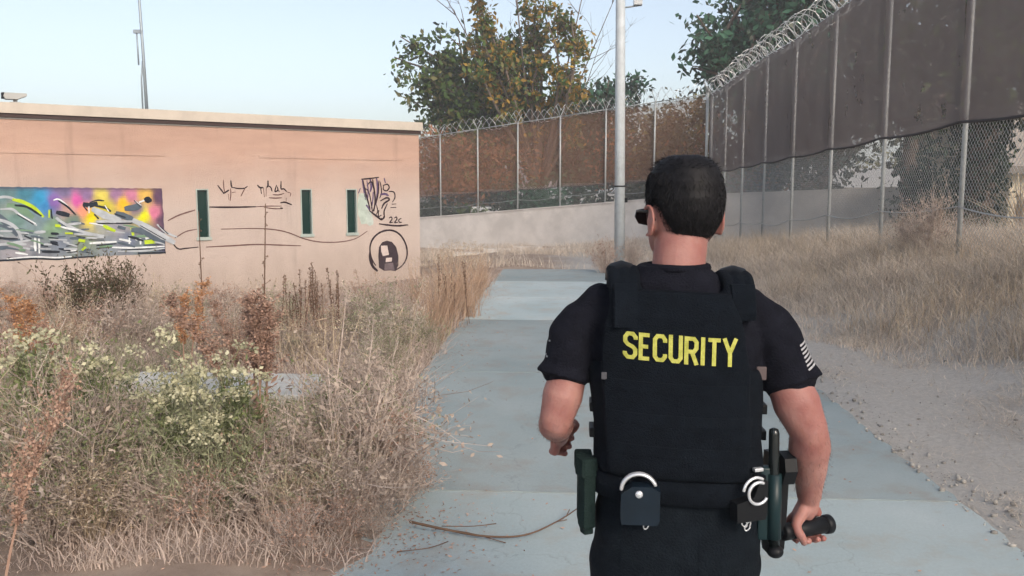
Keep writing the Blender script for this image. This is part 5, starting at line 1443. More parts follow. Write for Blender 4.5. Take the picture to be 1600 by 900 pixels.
M['web'] = fabric('webbing', (0.0062, 0.0095, 0.0148), (0.004, 0.0062, 0.010), 0.5, 400)
M['hair'] = mat('dark_hair', (0.009, 0.0085, 0.010), 0.6, var=0.4, scale=60, spec=0.2)
M['silver'] = mat('silver_steel', (0.75, 0.76, 0.78), 0.25, metal=0.6, spec=0.6)
M['green_pouch'] = fabric('dark_green_pouch', (0.016, 0.030, 0.028), (0.011, 0.021, 0.020))
M['blue_pouch'] = mat('blue_black_leather', (0.006, 0.013, 0.022), 0.5, var=0.2, spec=0.25)
M['yellow'] = mat('yellow_print', (0.54, 0.53, 0.13), 0.75, col2=(0.36, 0.36, 0.06), scale=70, bump=0.2, bscale=300)
M['greyprint'] = mat('grey_print', (0.36, 0.36, 0.37), 0.8, var=0.2, scale=80)
M['lens'] = mat('dark_lens', (0.01, 0.01, 0.012), 0.08, spec=0.7)

def ering(c, a, b, n=28, e=2.0, X_=Vector((1, 0, 0)), Y_=Vector((0, 1, 0))):
    out = []
    for k in range(n):
        t = 2 * math.pi * k / n; cc, ss = math.cos(t), math.sin(t)
        u = math.copysign(abs(cc) ** (2 / e), cc) * a; v = math.copysign(abs(ss) ** (2 / e), ss) * b
        out.append(Vector(c) + X_ * u + Y_ * v)
    return out

def limb(mb, pts, rads, n=18, k=4, flat=None):
    """smooth tapering tube with rounded ends"""
    P = chain(pts, k); t0 = np.linspace(0, 1, len(rads)); rr = np.interp(np.linspace(0, 1, len(P)), t0, rads)
    P = [Vector(p) for p in P]
    d0 = (P[0] - P[1]).normalized(); d1 = (P[-1] - P[-2]).normalized()
    pts2 = [P[0] + d0 * rr[0] * 0.85, P[0] + d0 * rr[0] * 0.5] + P + [P[-1] + d1 * rr[-1] * 0.5, P[-1] + d1 * rr[-1] * 0.85]
    r2 = [rr[0] * 0.35, rr[0] * 0.8] + list(rr) + [rr[-1] * 0.8, rr[-1] * 0.35]
    mb.tube(pts2, r2, n)

def ball(mb, c, r, M3=None):
    """ellipsoid"""
    bm = bmesh.new(); bmesh.ops.create_uvsphere(bm, u_segments=18, v_segments=12, radius=1)
    bm.verts.index_update()
    S = Matrix.Diagonal(Vector(r))
    if M3 is not None: S = M3 @ S
    mb.add([Vector(c) + S @ v.co for v in bm.verts], [tuple(v.index for v in f.verts) for f in bm.faces]); bm.free()

def fuse(mb, name, m, parent, voxel, it=4, fac=0.5, disp=None):
    """voxel union of overlapping closed shapes, smoothed, optional displacement"""
    me = mb.mesh(name)
    o = bpy.data.objects.new('tmp', me); COL.objects.link(o)
    r = o.modifiers.new('r', 'REMESH'); r.mode = 'VOXEL'; r.voxel_size = voxel; r.use_smooth_shade = True
    if it:
        s = o.modifiers.new('s', 'SMOOTH'); s.factor = fac; s.iterations = it
    dg = bpy.context.evaluated_depsgraph_get(); dg.update()
    me2 = bpy.data.meshes.new_from_object(o.evaluated_get(dg))
    bpy.data.objects.remove(o); bpy.data.meshes.remove(me)
    if disp is not None:
        n = len(me2.vertices); co = np.empty(n * 3, np.float32); no = np.empty(n * 3, np.float32)
        me2.vertices.foreach_get('co', co); me2.vertices.foreach_get('normal', no)
        co = co.reshape(-1, 3); no = no.reshape(-1, 3)
        d = np.array([disp(c) for c in co], np.float32)
        co += no * d[:, None]
        me2.vertices.foreach_set('co', co.ravel()); me2.update()
    me2.name = name; me2.materials.clear()
    return link(name, me2, m, parent, True)

# --- head shape
HYAW = R(19)
HC = Vector((0.001, 0.012, 0.0))
HR = Matrix.Rotation(HYAW, 3, 'Z')
#        z      a      b      cy
HEAD = [(1.783, 0.012, 0.018, -0.008), (1.780, 0.030, 0.040, -0.008), (1.772, 0.046, 0.059, -0.007), (1.757, 0.060, 0.078, -0.005), (1.735, 0.0695, 0.091, -0.003), (1.70, 0.0745, 0.098, -0.002), (1.67, 0.0750, 0.098, 0.0),
        (1.645, 0.0730, 0.0935, 0.003), (1.62, 0.0690, 0.0840, 0.010), (1.60, 0.0640, 0.0730, 0.020), (1.583, 0.0560, 0.0600, 0.032), (1.57, 0.0440, 0.0430, 0.045), (1.563, 0.0300, 0.0280, 0.052)]
hz_ = [h[0] for h in HEAD][::-1]
def hparam(z):
    return [float(np.interp(z, hz_, [h[i] for h in HEAD][::-1])) for i in (1, 2, 3)]
def hp(x, y, z):
    return HC + HR @ Vector((x, y, 0)) + Vector((0, 0, z))
body = MB()
body.loft([[hp(p.x, p.y, h[0]) for p in ering((0, h[3], 0), h[1], h[2], 32, 2.2)] for h in HEAD])
# nose, brow, lips, chin
body.loft([[hp(x, y, z) for x, y in ((-w, 0.080), (w, 0.080), (w * 0.5, t), (-w * 0.5, t))] for z, w, t in ((1.680, 0.010, 0.098), (1.655, 0.013, 0.112), (1.640, 0.017, 0.121), (1.632, 0.018, 0.117), (1.628, 0.014, 0.102))])
ball(body, hp(0, 0.082, 1.692), (0.055, 0.018, 0.010), HR)
ball(body, hp(0, 0.093, 1.612), (0.024, 0.010, 0.006), HR); ball(body, hp(0, 0.090, 1.602), (0.022, 0.010, 0.007), HR)
ball(body, hp(0, 0.083, 1.575), (0.022, 0.016, 0.014), HR)
for s in (-1, 1):   # ears: a tilted shell with a rim and lobe
    Er = HR @ Matrix.Rotation(s * R(24), 3, 'Z') @ Matrix.Rotation(R(-12), 3, 'X')
    ball(body, hp(s * 0.080, -0.006, 1.648), (0.008, 0.020, 0.034), Er)
    rim = [hp(s * (0.090 - 0.004 * math.cos(a)), -0.010 - 0.020 * math.cos(a), 1.650 + 0.033 * math.sin(a)) for a in np.linspace(-1.9, 2.4, 14)]
    body.tube(rim, 0.0042, 8)
    ball(body, hp(s * 0.077, 0.004, 1.622), (0.006, 0.009, 0.010), Er)
# neck
limb(body, [(-0.012, -0.010, 1.46), (-0.010, -0.020, 1.55), (0.0, 0.0, 1.63)], [0.048, 0.0595, 0.058], 24)
limb(body, [(-0.012, 0.02, 1.49), (0.0, 0.03, 1.6)], [0.05, 0.045], 18)
ball(body, (-0.012, -0.01, 1.46), (0.10, 0.04, 0.04))
# torso and legs under the clothes
TOR = [(0.86, 0.150, 0.090), (0.95, 0.158, 0.095), (1.05, 0.150, 0.090), (1.2, 0.158, 0.092), (1.35, 0.165, 0.085), (1.44, 0.130, 0.060), (1.48, 0.080, 0.040)]
body.loft([ering((-0.012, 0, z), a, b, 28, 2.4) for z, a, b in TOR])
LK = {'R': [(0.095, 0.0, 0.93), (0.105, 0.055, 0.50), (0.105, -0.15, 0.115)], 'L': [(-0.10, 0.0, 0.93), (-0.105, 0.13, 0.51), (-0.105, 0.15, 0.10)]}
for s in 'RL':
    limb(body, LK[s], [0.085, 0.07, 0.052, 0.050, 0.036], 18, 6)

# arms
def arm(mb, S, E, W, k=1.0):
    limb(mb, [S, Vector(S).lerp(Vector(E), 0.5) + Vector((0, -0.006, 0)), E], [0.030 * k, 0.036 * k, 0.046 * k, 0.052 * k, 0.042 * k], 24, 6)
    limb(mb, [E, Vector(E).lerp(Vector(W), 0.3), Vector(E).lerp(Vector(W), 0.7), W], [0.041 * k, 0.0465 * k, 0.041 * k, 0.032 * k, 0.028 * k], 24, 5)
SR, ER, WR = Vector((0.176, 0.005, 1.425)), Vector((0.283, -0.055, 1.180)), Vector((0.313, 0.030, 1.000))
SL_, EL, WL = Vector((-0.222, 0.005, 1.425)), Vector((-0.284, -0.035, 1.188)), Vector((-0.280, 0.130, 1.118))
arm(body, SR, ER, WR, 1.0); arm(body, SL_, EL, WL, 0.90)

def fist(mb, W, C, A, U, S, rc, thumb=1.0, rf=0.0092, arc=255):
    """hand closed round axis A at C. U: from fingers' start towards the wrist side, S: side of the back of the hand"""
    A, U, S = A.normalized(), U.normalized(), S.normalized()
    rad = rc + rf * 0.9
    offs = [0.034, 0.0115, -0.011, -0.032]; lens = [1.0, 1.06, 1.0, 0.82]
    for o, l in zip(offs, lens):
        pts = []
        a0, a1 = R(75), R(75) - R(arc) * l
        for t in np.linspace(0, 1, 9):
            an = a0 + (a1 - a0) * t
            k = 1.08 if 0.25 < t < 0.35 or 0.6 < t < 0.7 else 1.0   # knuckles
            pts.append(C + A * o + (S * math.cos(an) + U * math.sin(an)) * rad * k)
        mb.tube([pts[0] + (pts[0] - pts[1]) * 0.5] + pts, [rf * 1.1] + list(np.interp(np.linspace(0, 1, 9), [0, 0.35, 0.7, 1], [rf * 1.15, rf * 1.05, rf * 0.98, rf * 0.8])), 10)
        # metacarpal: back of the hand from the wrist to the knuckle
        mb.tube([W.lerp(pts[0], -0.05) , W.lerp(pts[0], 0.5) + S * 0.006, pts[0]], [0.015, 0.0145, 0.0125], 10)
    # palm and thumb base
    kn = C + U * rad * 0.95 + S * rad * 0.3
    limb(mb, [W, W.lerp(kn, 0.55), kn], [0.026, 0.025, 0.020], 14, 4)
    tb = W.lerp(C, 0.42) + A * 0.030 * thumb - S * 0.008
    t1 = C + A * 0.052 * thumb + U * rad * 0.55 - S * rad * 0.5
    t2 = C + A * 0.046 * thumb - U * rad * 0.25 - S * rad * 0.95
    t3 = C + A * 0.030 * thumb - U * rad * 0.85 - S * rad * 0.55
    limb(mb, [W.lerp(tb, 0.45), tb, t1, t2, t3], [0.017, 0.0155, 0.0115, 0.0105, 0.0085], 10, 3)

FA = Vector((0.88, 0.46, -0.02)).normalized()     # flashlight axis
FC = Vector((0.314, 0.026, 0.926))
fist(body, WR + Vector((0.001, 0.006, -0.012)), FC, FA, Vector((-0.02, 0.10, 1)), Vector((-0.46, 0.88, 0.0)), 0.021, -1.0, 0.0095, 200)
LC = Vector((-0.266, 0.203, 1.072))
fist(body, WL + Vector((0.006, 0.012, -0.006)), LC, Vector((0.30, 0.25, 0.90)), Vector((-0.35, -0.90, 0.30)), Vector((-0.85, 0.45, 0.05)), 0.012)
bo = fuse(body, 'body', M['skin'], man, 0.0034, 6, 0.5, lambda c: 0.0012 * mnoise.noise(Vector((float(c[0]) * 28, float(c[1]) * 28, float(c[2]) * 20))) if c[2] < 1.5 else 0.0)

# short fine hair on the forearms
rg = np.random.default_rng(18)
vco = np.array([v.co[:] for v in bo.data.vertices]); vno = np.array([v.normal[:] for v in bo.data.vertices])
Q = []
for E_, W_ in ((ER, WR), (EL, WL)):
    a_, b_ = np.array(E_), np.array(W_); d_ = (b_ - a_) / np.linalg.norm(b_ - a_)
    t_ = (vco - a_) @ d_; dist = np.linalg.norm(vco - a_ - t_[:, None] * d_, axis=1)
    idx = np.where((t_ > -0.06) & (t_ < np.linalg.norm(b_ - a_) * 0.95) & (dist < 0.065))[0]
    for i_ in rg.choice(idx, 1500):
        p = vco[i_] + rg.normal(0, 0.001, 3); g_d = d_ * 0.8 + vno[i_] * 0.35 + rg.normal(0, 0.35, 3); g_d /= np.linalg.norm(g_d)
        q = p + g_d * rg.uniform(0.005, 0.011); s_ = np.cross(g_d, rg.normal(0, 1, 3)); s_ /= np.linalg.norm(s_); s_ *= 0.00022
        Q.append([p - s_, p + s_, q + s_ * 0.3, q - s_ * 0.3])
ah = link('arm_hair', quads_mesh('arm_hair', np.array(Q), mat('arm_hair', (0.10, 0.055, 0.035), 0.6)), None, man); ah['kind'] = 'stuff'
# --- hair: short crop following the skull, fading out at the nape and round the ears
def hairline(az):
    """az = 0 at the face, pi at the back of the head"""
    a = abs((az + math.pi) % (2 * math.pi) - math.pi)
    return float(np.interp(a, [0, 0.55, 0.95, 1.22, 1.30, 1.50, 1.75, 1.98, 2.2, 2.5, 2.8, math.pi], [1.742, 1.738, 1.715, 1.672, 1.645, 1.645, 1.686, 1.672, 1.648, 1.616, 1.599, 1.594]))
def scalp(az, z, off):
    a, b, cy = hparam(z)
    x, y = math.sin(az), math.cos(az)
    e = 2.2
    rr = (abs(x / a) ** e + abs(y / b) ** e) ** (-1 / e)
    nx, ny = x / a ** 2, y / b ** 2
    up = float(np.interp(z, [1.70, 1.76, 1.783], [0.0, 0.7, 1.0]))
    return hp(x * (rr + off * (1 - 0.5 * up)), cy + y * (rr + off * (1 - 0.5 * up)), z + off * up)
hm = MB(); NA, NZ = 96, 30
vs = []
for i in range(NA):
    az = 2 * math.pi * i / NA; z0 = hairline(az) + 0.009
    for j in range(NZ):
        t = j / (NZ - 1); z = z0 + (1.782 - z0) * (1 - (1 - t) ** 1.6)
        off = 0.002 + 0.008 * min(1, t / 0.35) + 0.003 * sstep((t - 0.35) / 0.4)
        vs.append(scalp(az, z, off + 0.0012 * mnoise.noise(Vector((az * 9, z * 110, 0)))))
fs = [(i * NZ + j, ((i + 1) % NA) * NZ + j, ((i + 1) % NA) * NZ + j + 1, i * NZ + j + 1) for i in range(NA) for j in range(NZ - 1)]
fs.append(tuple(i * NZ + NZ - 1 for i in range(NA)))
hm.add(vs, fs)
hair = hm.build('hair', M['hair'], man, True)
rg = np.random.default_rng(8); Q = []
for k in range(16000):
    az = rg.uniform(0, 2 * math.pi); z0 = hairline(az); t = rg.uniform(-0.07, 1) if k % 2 else rg.uniform(-0.07, 0.3); z = z0 + (1.780 - z0) * t
    o = 0.001 + 0.008 * max(0, min(1, t / 0.35)) + 0.003 * float(sstep((t - 0.35) / 0.4))
    p = scalp(az, z, o - 0.002); L_ = 0.004 + 0.010 * max(0, min(1, t * 2))
    q = scalp(az + rg.normal(0, 0.05), z - L_ * rg.uniform(0.5, 1.0), o + rg.uniform(0.0002, 0.0022))
    if z > 1.755: q = p + HR @ Vector((rg.normal(0, 0.5), rg.normal(-0.2, 0.6), rg.uniform(0.0, 0.16)))
    q = p + (q - p).normalized() * L_ if (q - p).length > 1e-6 else p + Vector((0, 0, 0.005))
    s = (q - p).cross(Vector((rg.normal(), rg.normal(), rg.normal()))).normalized() * 0.0006
    Q.append([p - s, p + s, q + s * 0.3, q - s * 0.3])
ho = link('hair_strands', quads_mesh('hair_strands', np.array([[tuple(v) for v in q] for q in Q]), M['hair']), None, hair); ho['kind'] = 'stuff'

# --- sunglasses
sg = MB()
for s in (-1, 1):
    sg.tube([hp(s * 0.070, 0.098, 1.668), hp(s * 0.079, 0.060, 1.669), hp(s * 0.081, 0.0, 1.670), hp(s * 0.080, -0.014, 1.662), hp(s * 0.079, -0.022, 1.650)], 0.0028, 8)
sg.tube([hp(-0.070, 0.098, 1.668), hp(-0.03, 0.114, 1.673), hp(0, 0.118, 1.671), hp(0.03, 0.114, 1.673), hp(0.070, 0.098, 1.668)], 0.003, 8)
gls = sg.build('sunglasses', M['black'], man, True)
for s in (-1, 1):
    l = MB(); c = [(0.012, 1.670), (0.040, 1.674), (0.070, 1.668), (0.074, 1.655), (0.062, 1.638), (0.036, 1.633), (0.016, 1.645)]
    l.prism([(s * x, z) for x, z in c], lambda u, v, d: hp(u, 0.117 - 0.24 * abs(u) ** 2 / 0.07 + d, v), 0.0, 0.003); l.build('lens', M['lens'], gls)

# --- shirt
def cxz(z): return float(np.interp(z, [0.9, 1.1, 1.5], [0.0, -0.002, -0.022]))
TY = R(-6); TRz = Matrix.Rotation(TY, 3, 'Z')
def tring(z, a, b, e=2.5, n=40, cy=0.0):
    """torso ring, turned a little and with the right shoulder lower"""
    c = Vector((cxz(z), cy, z)); out = []
    for p in ering((0, 0, 0), a, b, n, e):
        q = TRz @ p
        out.append(c + q - Vector((0, 0, 0.030 * q.x * sstep((z - 1.1) / 0.3))))
    return out
shirt = MB()
shirt.loft([tring(z, a, b, 2.5, 40, cy) for z, a, b, cy in [(0.965, 0.172, 0.108, 0.0), (1.05, 0.170, 0.105, 0), (1.2, 0.178, 0.108, 0), (1.32, 0.190, 0.112, -0.004), (1.40, 0.192, 0.108, -0.006), (1.455, 0.178, 0.094, -0.008), (1.485, 0.156, 0.082, -0.010), (1.510, 0.126, 0.074, -0.012), (1.535, 0.096, 0.068, -0.014), (1.552, 0.074, 0.066, -0.016)]])
hemR, hemL = Vector((0.244, -0.028, 1.285)), Vector((-0.264, -0.016, 1.292))
limb(shirt, [(0.140, 0.0, 1.448), (0.208, -0.006, 1.39), hemR.lerp(Vector((0.208, -0.006, 1.39)), 0.12)], [0.054, 0.056, 0.060, 0.064], 24, 5)
limb(shirt, [(-0.175, 0.0, 1.455), (-0.238, -0.004, 1.39), hemL.lerp(Vector((-0.238, -0.004, 1.39)), 0.12)], [0.053, 0.053, 0.056, 0.058], 24, 5)
# flared sleeve ends, cut square across the arm
for S_, hm_, r0, r1 in ((Vector((0.210, -0.006, 1.39)), hemR, 0.056, 0.070), (Vector((-0.240, -0.004, 1.39)), hemL, 0.052, 0.066)):
    shirt.tube([S_, S_.lerp(hm_, 0.6), hm_], [r0, r0, r1], 28)
def folds(s, amp):
    def f(c):
        v = Vector((float(c[0]), float(c[1]), float(c[2])))
        return amp * (mnoise.noise(Vector((v.x * 9, v.y * 9, v.z * 16)) * s) + 0.6 * mnoise.noise(Vector((v.x * 22 + v.z * 10, v.y * 18, v.z * 30)) * s))
    return f
sh = fuse(shirt, 'shirt', M['shirt'], man, 0.0055, 3, 0.5, folds(1.0, 0.0065))
# collar rib
col_ = MB(); col_.tube([Vector((-0.014 + 0.068 * math.cos(a), -0.016 + 0.061 * math.sin(a), 1.5455)) for a in np.linspace(0, 2 * math.pi, 33)], 0.0095, 8)
col_.build('collar', M['shirt'], sh, True)

# --- vest
vest = MB()
VR = [(1.085, 0.186, 0.128), (1.10, 0.190, 0.132), (1.18, 0.190, 0.133), (1.26, 0.193, 0.134), (1.315, 0.194, 0.132), (1.33, 0.188, 0.126)]
vest.loft([tring(z, a, b, 2.9, 48, -0.006) for z, a, b in VR])
def plate(mb, sgn, z0, z1, zs, ws, dep, th=0.04):
    n = 16; rings = []
    for z in np.linspace(z0, z1, 16):
        w = float(np.interp(z, zs, ws)); d = dep * float(np.interp(z, [z0, z0 + 0.02, z1 - 0.06, z1], [0.94, 1, 0.97, 0.80]))
        row = []
        for k in range(n + 1):
            x = -w + 2 * w * k / n; row.append((x, sgn * d * (1 - abs(x / 0.235) ** 2.6) ** 0.5))
        for k in range(n, -1, -1):
            x = -w + 2 * w * k / n; row.append((x, sgn * (d * (1 - abs(x / 0.235) ** 2.6) ** 0.5 - th)))
        ring = []
        for x, y in row:
            q = TRz @ Vector((x, y, 0)); ring.append(Vector((cxz(z), -0.006, z)) + q - Vector((0, 0, 0.030 * q.x)))
        rings.append(ring)
    mb.loft(rings)
plate(vest, -1, 1.09, 1.50, [1.09, 1.34, 1.42, 1.50], [0.152, 0.158, 0.150, 0.122], 0.148)
plate(vest, 1, 1.12, 1.46, [1.12, 1.34, 1.42, 1.46], [0.155, 0.155, 0.135, 0.11], 0.152)
# shoulder straps with pads
for s, xc, zt in ((-1, -0.134, 1.548), (1, 0.112, 1.538)):
    for dx_ in (-0.022, 0.0, 0.022):
        q = chain([(xc + dx_, -0.108, 1.44), (xc + dx_, -0.085, 1.505), (xc + dx_ * 1.05, -0.035, zt - 0.012 - 0.1 * abs(dx_)), (xc + dx_ * 1.05, 0.02, zt - 0.014 - 0.1 * abs(dx_)), (xc + dx_, 0.075, 1.50), (xc + dx_, 0.105, 1.43)], 4)
        vest.tube(q, 0.0135, 10)
ve = fuse(vest, 'vest', M['vest'], man, 0.005, 3, 0.5, folds(0.7, 0.0035))
bv = BVHTree.FromObject(ve, bpy.context.evaluated_depsgraph_get()) if False else BVHTree.FromPolygons([v.co.copy() for v in ve.data.vertices], [tuple(p.vertices) for p in ve.data.polygons])
bsh = BVHTree.FromPolygons([v.co.copy() for v in sh.data.vertices], [tuple(p.vertices) for p in sh.data.polygons])
def onback(x, z, off=0.002, bvh=None):
    h = (bvh or bv).ray_cast(Vector((x, -1, z)), Vector((0, 1, 0)))
    return (h[0] + Vector((0, -off, 0))) if h[0] else Vector((x, -0.13, z))
# shoulder pads: dark bulky keepers on top of the straps
for s, xc, zt in ((-1, -0.137, 1.551), (1, 0.114, 1.541)):
    p = MB()
    rings = []
    for yy, zz, h in ((-0.058, zt - 0.030, 0.007), (-0.045, zt - 0.012, 0.013), (-0.015, zt - 0.002, 0.015), (0.02, zt - 0.004, 0.014), (0.045, zt - 0.024, 0.008)):
        rings.append([Vector((xc + u * 0.034, yy, zz - 0.003 + v * h * 0.8 - 0.012 * abs(u) ** 2 * 1.0)) for u, v in ((-1, -0.7), (-1, 0.5), (-0.7, 1), (0, 1.12), (0.7, 1), (1, 0.5), (1, -0.7), (0, -0.8))])
    p.loft(rings); p.build('shoulder_pad', M['black'], ve, True)
    b_ = MB()     # strap tail with adjuster below the pad
    rr_ = []
    for z in np.linspace(1.425, 1.515, 7):
        c = onback(xc + 0.004, z, 0.004)
        rr_.append([c + Vector((-0.027, 0.004, 0)), c + Vector((-0.024, -0.003, 0)), c + Vector((0.024, -0.003, 0)), c + Vector((0.027, 0.004, 0))])
    b_.loft(rr_); b_.build('strap_tail', M['web'], ve)
# webbing rows across the lower back, sewn down in loops
def strip(mb, z, x0, x1, h, off, tilt=-0.03, n=30, bvh=None):
    top, bot = [], []
    for k in range(n + 1):
        x = x0 + (x1 - x0) * k / n; o = off + 0.0008 * abs(math.sin(k / n * math.pi * 7))
        top.append(onback(x, z + h / 2 + tilt * x, o, bvh)); bot.append(onback(x, z - h / 2 + tilt * x, o, bvh))
    vs = top + bot + [p + Vector((0, 0.004, 0)) for p in top] + [p + Vector((0, 0.004, 0)) for p in bot]
    m = n + 1
    fs = [(k, k + 1, m + k + 1, m + k) for k in range(n)] + [(k, 2 * m + k, 2 * m + k + 1, k + 1) for k in range(n)] + [(m + k, m + k + 1, 3 * m + k + 1, 3 * m + k) for k in range(n)]
    mb.add(vs, fs)
for z in (1.295, 1.225, 1.155):
    s = MB(); strip(s, z, -0.165, 0.155, 0.022, 0.0012); s.build('webbing_strap', M['web'], ve)
for s_, x in ((-1, -0.200), (1, 0.187)):
    for z in (1.285, 1.225, 1.165):
        b_ = MB(); b_.cbox((x - 0.006, -0.04, z - 0.011), (x + 0.006, 0.02, z + 0.011), 0.003); b_.build('side_buckle', M['black'], ve)
tg = MB(); c = onback(0.168, 1.318, 0.004); tg.cbox((c.x - 0.011, c.y - 0.004, c.z - 0.016), (c.x + 0.011, c.y + 0.004, c.z + 0.014), 0.003); tg.build('side_tab', mat('tab_brown', (0.10, 0.075, 0.075), 0.6), ve)
tg = MB(); c = onback(-0.178, 1.315, 0.004); tg.cbox((c.x - 0.006, c.y - 0.003, c.z - 0.008), (c.x + 0.006, c.y + 0.003, c.z + 0.008), 0.002); tg.build('side_tab', mat('tab_grey', (0.07, 0.07, 0.08), 0.6), ve)

# yellow lettering: thick strokes of a condensed bold face, laid on the cloth
GL = {
    'S': [[(0.92, 0.72), (0.92, 0.80), (0.70, 0.92), (0.30, 0.92), (0.10, 0.80), (0.10, 0.64), (0.30, 0.54), (0.70, 0.46), (0.90, 0.36), (0.90, 0.20), (0.70, 0.08), (0.30, 0.08), (0.08, 0.20), (0.08, 0.28)]],
    'E': [[(0.90, 0.92), (0.10, 0.92), (0.10, 0.08), (0.90, 0.08)], [(0.10, 0.51), (0.78, 0.51)]],
    'C': [[(0.90, 0.70), (0.90, 0.80), (0.70, 0.92), (0.30, 0.92), (0.10, 0.80), (0.10, 0.20), (0.30, 0.08), (0.70, 0.08), (0.90, 0.20), (0.90, 0.30)]],
    'U': [[(0.10, 1.0), (0.10, 0.20), (0.30, 0.08), (0.70, 0.08), (0.90, 0.20), (0.90, 1.0)]],
    'R': [[(0.10, 0.0), (0.10, 0.92), (0.68, 0.92), (0.88, 0.80), (0.88, 0.58), (0.68, 0.46), (0.10, 0.46)], [(0.52, 0.46), (0.92, 0.0)]],
    'I': [[(0.5, 0.0), (0.5, 1.0)]],
    'T': [[(0.0, 0.92), (1.0, 0.92)], [(0.5, 0.92), (0.5, 0.0)]],
    'Y': [[(0.05, 1.0), (0.5, 0.46), (0.95, 1.0)], [(0.5, 0.46), (0.5, 0.0)]],
}
LH = 0.0605; x = -0.137
WID = {'S': 0.0265, 'E': 0.0225, 'C': 0.0265, 'U': 0.0260, 'R': 0.0265, 'I': 0.0080, 'T': 0.0260, 'Y': 0.0285}
def stroke_poly(pts, w, fill):
    """mitred ribbon along a polyline"""
    n = len(pts); Lf, Rt = [], []
    for i in range(n):
        p = np.array(pts[i]); a = np.array(pts[max(i - 1, 0)]); b = np.array(pts[min(i + 1, n - 1)])
        d1 = (p - a) / (np.linalg.norm(p - a) or 1); d2 = (b - p) / (np.linalg.norm(b - p) or 1)
        if i == 0: d1 = d2
        if i == n - 1: d2 = d1
        t = d1 + d2; t = t / (np.linalg.norm(t) or 1); nn = np.array([-t[1], t[0]])
        m = 1 / max(0.6, abs(nn @ np.array([-d1[1], d1[0]])))
        Lf.append(p + nn * w / 2 * m); Rt.append(p - nn * w / 2 * m)
    fill(Lf, Rt)
for ch in 'SECURITY':
    lt = MB(); w_ = WID[ch]
    for pi_, pl in enumerate(GL[ch]):
        pts = []
        for (u, v) in pl: pts.append((x + u * w_, v * LH))
        # subdivide so the letter follows the cloth
        fine = []
        for i in range(len(pts) - 1):
            a, b = np.array(pts[i]), np.array(pts[i + 1]); k = max(1, int(np.linalg.norm(b - a) / 0.006))
            fine += [tuple(a + (b - a) * j / k) for j in range(k)]
        fine.append(pts[-1])
        def fill(Lf, Rt):
            conv = lambda q: onback(q[0], 1.3515 + q[1] - 0.050 * (q[0] + 0.02), 0.0022 + 0.0006 * pi_)
            vs = [conv(q) for q in Lf] + [conv(q) for q in Rt]; n = len(Lf)
            lt.add(vs, [(i, i + 1, n + i + 1, n + i) for i in range(n - 1)])
        stroke_poly(fine, 0.0086, fill)
    o = lt.build('letter', M['yellow'], ve)
    x += w_ * 0.985 + 0.0068
# sleeve prints
def onsleeve(origin, direction, off=0.0012):
    h = bsh.ray_cast(origin, direction)
    return h[0] - direction * off if h[0] else None
ax = (hemR - Vector((0.212, -0.006, 1.39))).normalized()
outd = Vector((0.80, -0.60, 0.15)); outd = (outd - ax * outd.dot(ax)).normalized(); sidd = ax.cross(outd).normalized()
pc = Vector((0.229, -0.018, 1.335))
for k in range(7):
    m_ = MB(); rows = []
    for j in range(9):
        v = (j / 8 - 0.5) * 0.040
        for w in (-0.0022, 0.0022):
            o_ = pc + ax * (k * 0.0092 - 0.028 + w + v * 0.25) + outd * 0.2 + sidd * v
            rows.append(onsleeve(o_, -outd) or (pc + outd * 0.07))
    m_.add(rows, [(2 * j, 2 * j + 1, 2 * j + 3, 2 * j + 2) for j in range(8)])
    m_.build('flag_stripe', M['greyprint'], sh)
ax2 = (hemL - Vector((-0.245, -0.004, 1.39))).normalized(); o2 = Vector((-0.9, -0.45, 0.1)); o2 = (o2 - ax2 * o2.dot(ax2)).normalized(); s2 = ax2.cross(o2).normalized()
for (du, dv, ln) in ((-0.02, 0.0, 0.012), (0.012, 0.004, 0.008), (0.016, -0.004, 0.01)):
    m_ = MB(); rows = []
    for j in range(4):
        v = dv + (j / 3 - 0.5) * ln
        for w in (-0.002, 0.002):
            rows.append(onsleeve(Vector((-0.258, -0.008, 1.345)) + ax2 * (du + w) + o2 * 0.2 + s2 * v, -o2) or Vector((-0.3, 0, 1.34)))
    m_.add(rows, [(2 * j, 2 * j + 1, 2 * j + 3, 2 * j + 2) for j in range(3)]); m_.build('sleeve_mark', M['greyprint'], sh)

# --- trousers and boots
pt = MB()
pt.loft([ering((0, 0, z), a, b, 40, 2.4) for z, a, b in [(0.80, 0.178, 0.118), (0.86, 0.192, 0.126), (0.93, 0.192, 0.128), (1.0, 0.184, 0.120), (1.06, 0.180, 0.116), (1.075, 0.176, 0.112)]])
limb(pt, [(0.094, 0.0, 0.86), (0.106, 0.05, 0.52), (0.108, -0.13, 0.16)], [0.105, 0.092, 0.078, 0.074, 0.070], 24, 6)
limb(pt, [(-0.098, 0.0, 0.86), (-0.106, 0.125, 0.53), (-0.108, 0.15, 0.15)], [0.105, 0.092, 0.078, 0.074, 0.070], 24, 6)
tro = fuse(pt, 'trousers', M['pants'], man, 0.007, 3, 0.5, folds(0.8, 0.005))
btr = BVHTree.FromPolygons([v.co.copy() for v in tro.data.vertices], [tuple(p.vertices) for p in tro.data.polygons])
for sx in (-1, 1):
    pk = MB(); gq = []
    for zz in np.linspace(0.835, 0.945, 8):
        for xx in np.linspace(sx * 0.085 - 0.05, sx * 0.085 + 0.05, 8): gq.append(onback(xx, zz, 0.0025, btr))
    pk.add(gq, [(j * 8 + i, j * 8 + i + 1, j * 8 + i + 9, j * 8 + i + 8) for j in range(7) for i in range(7)]); pk.build('back_pocket', M['pants'], tro, True)
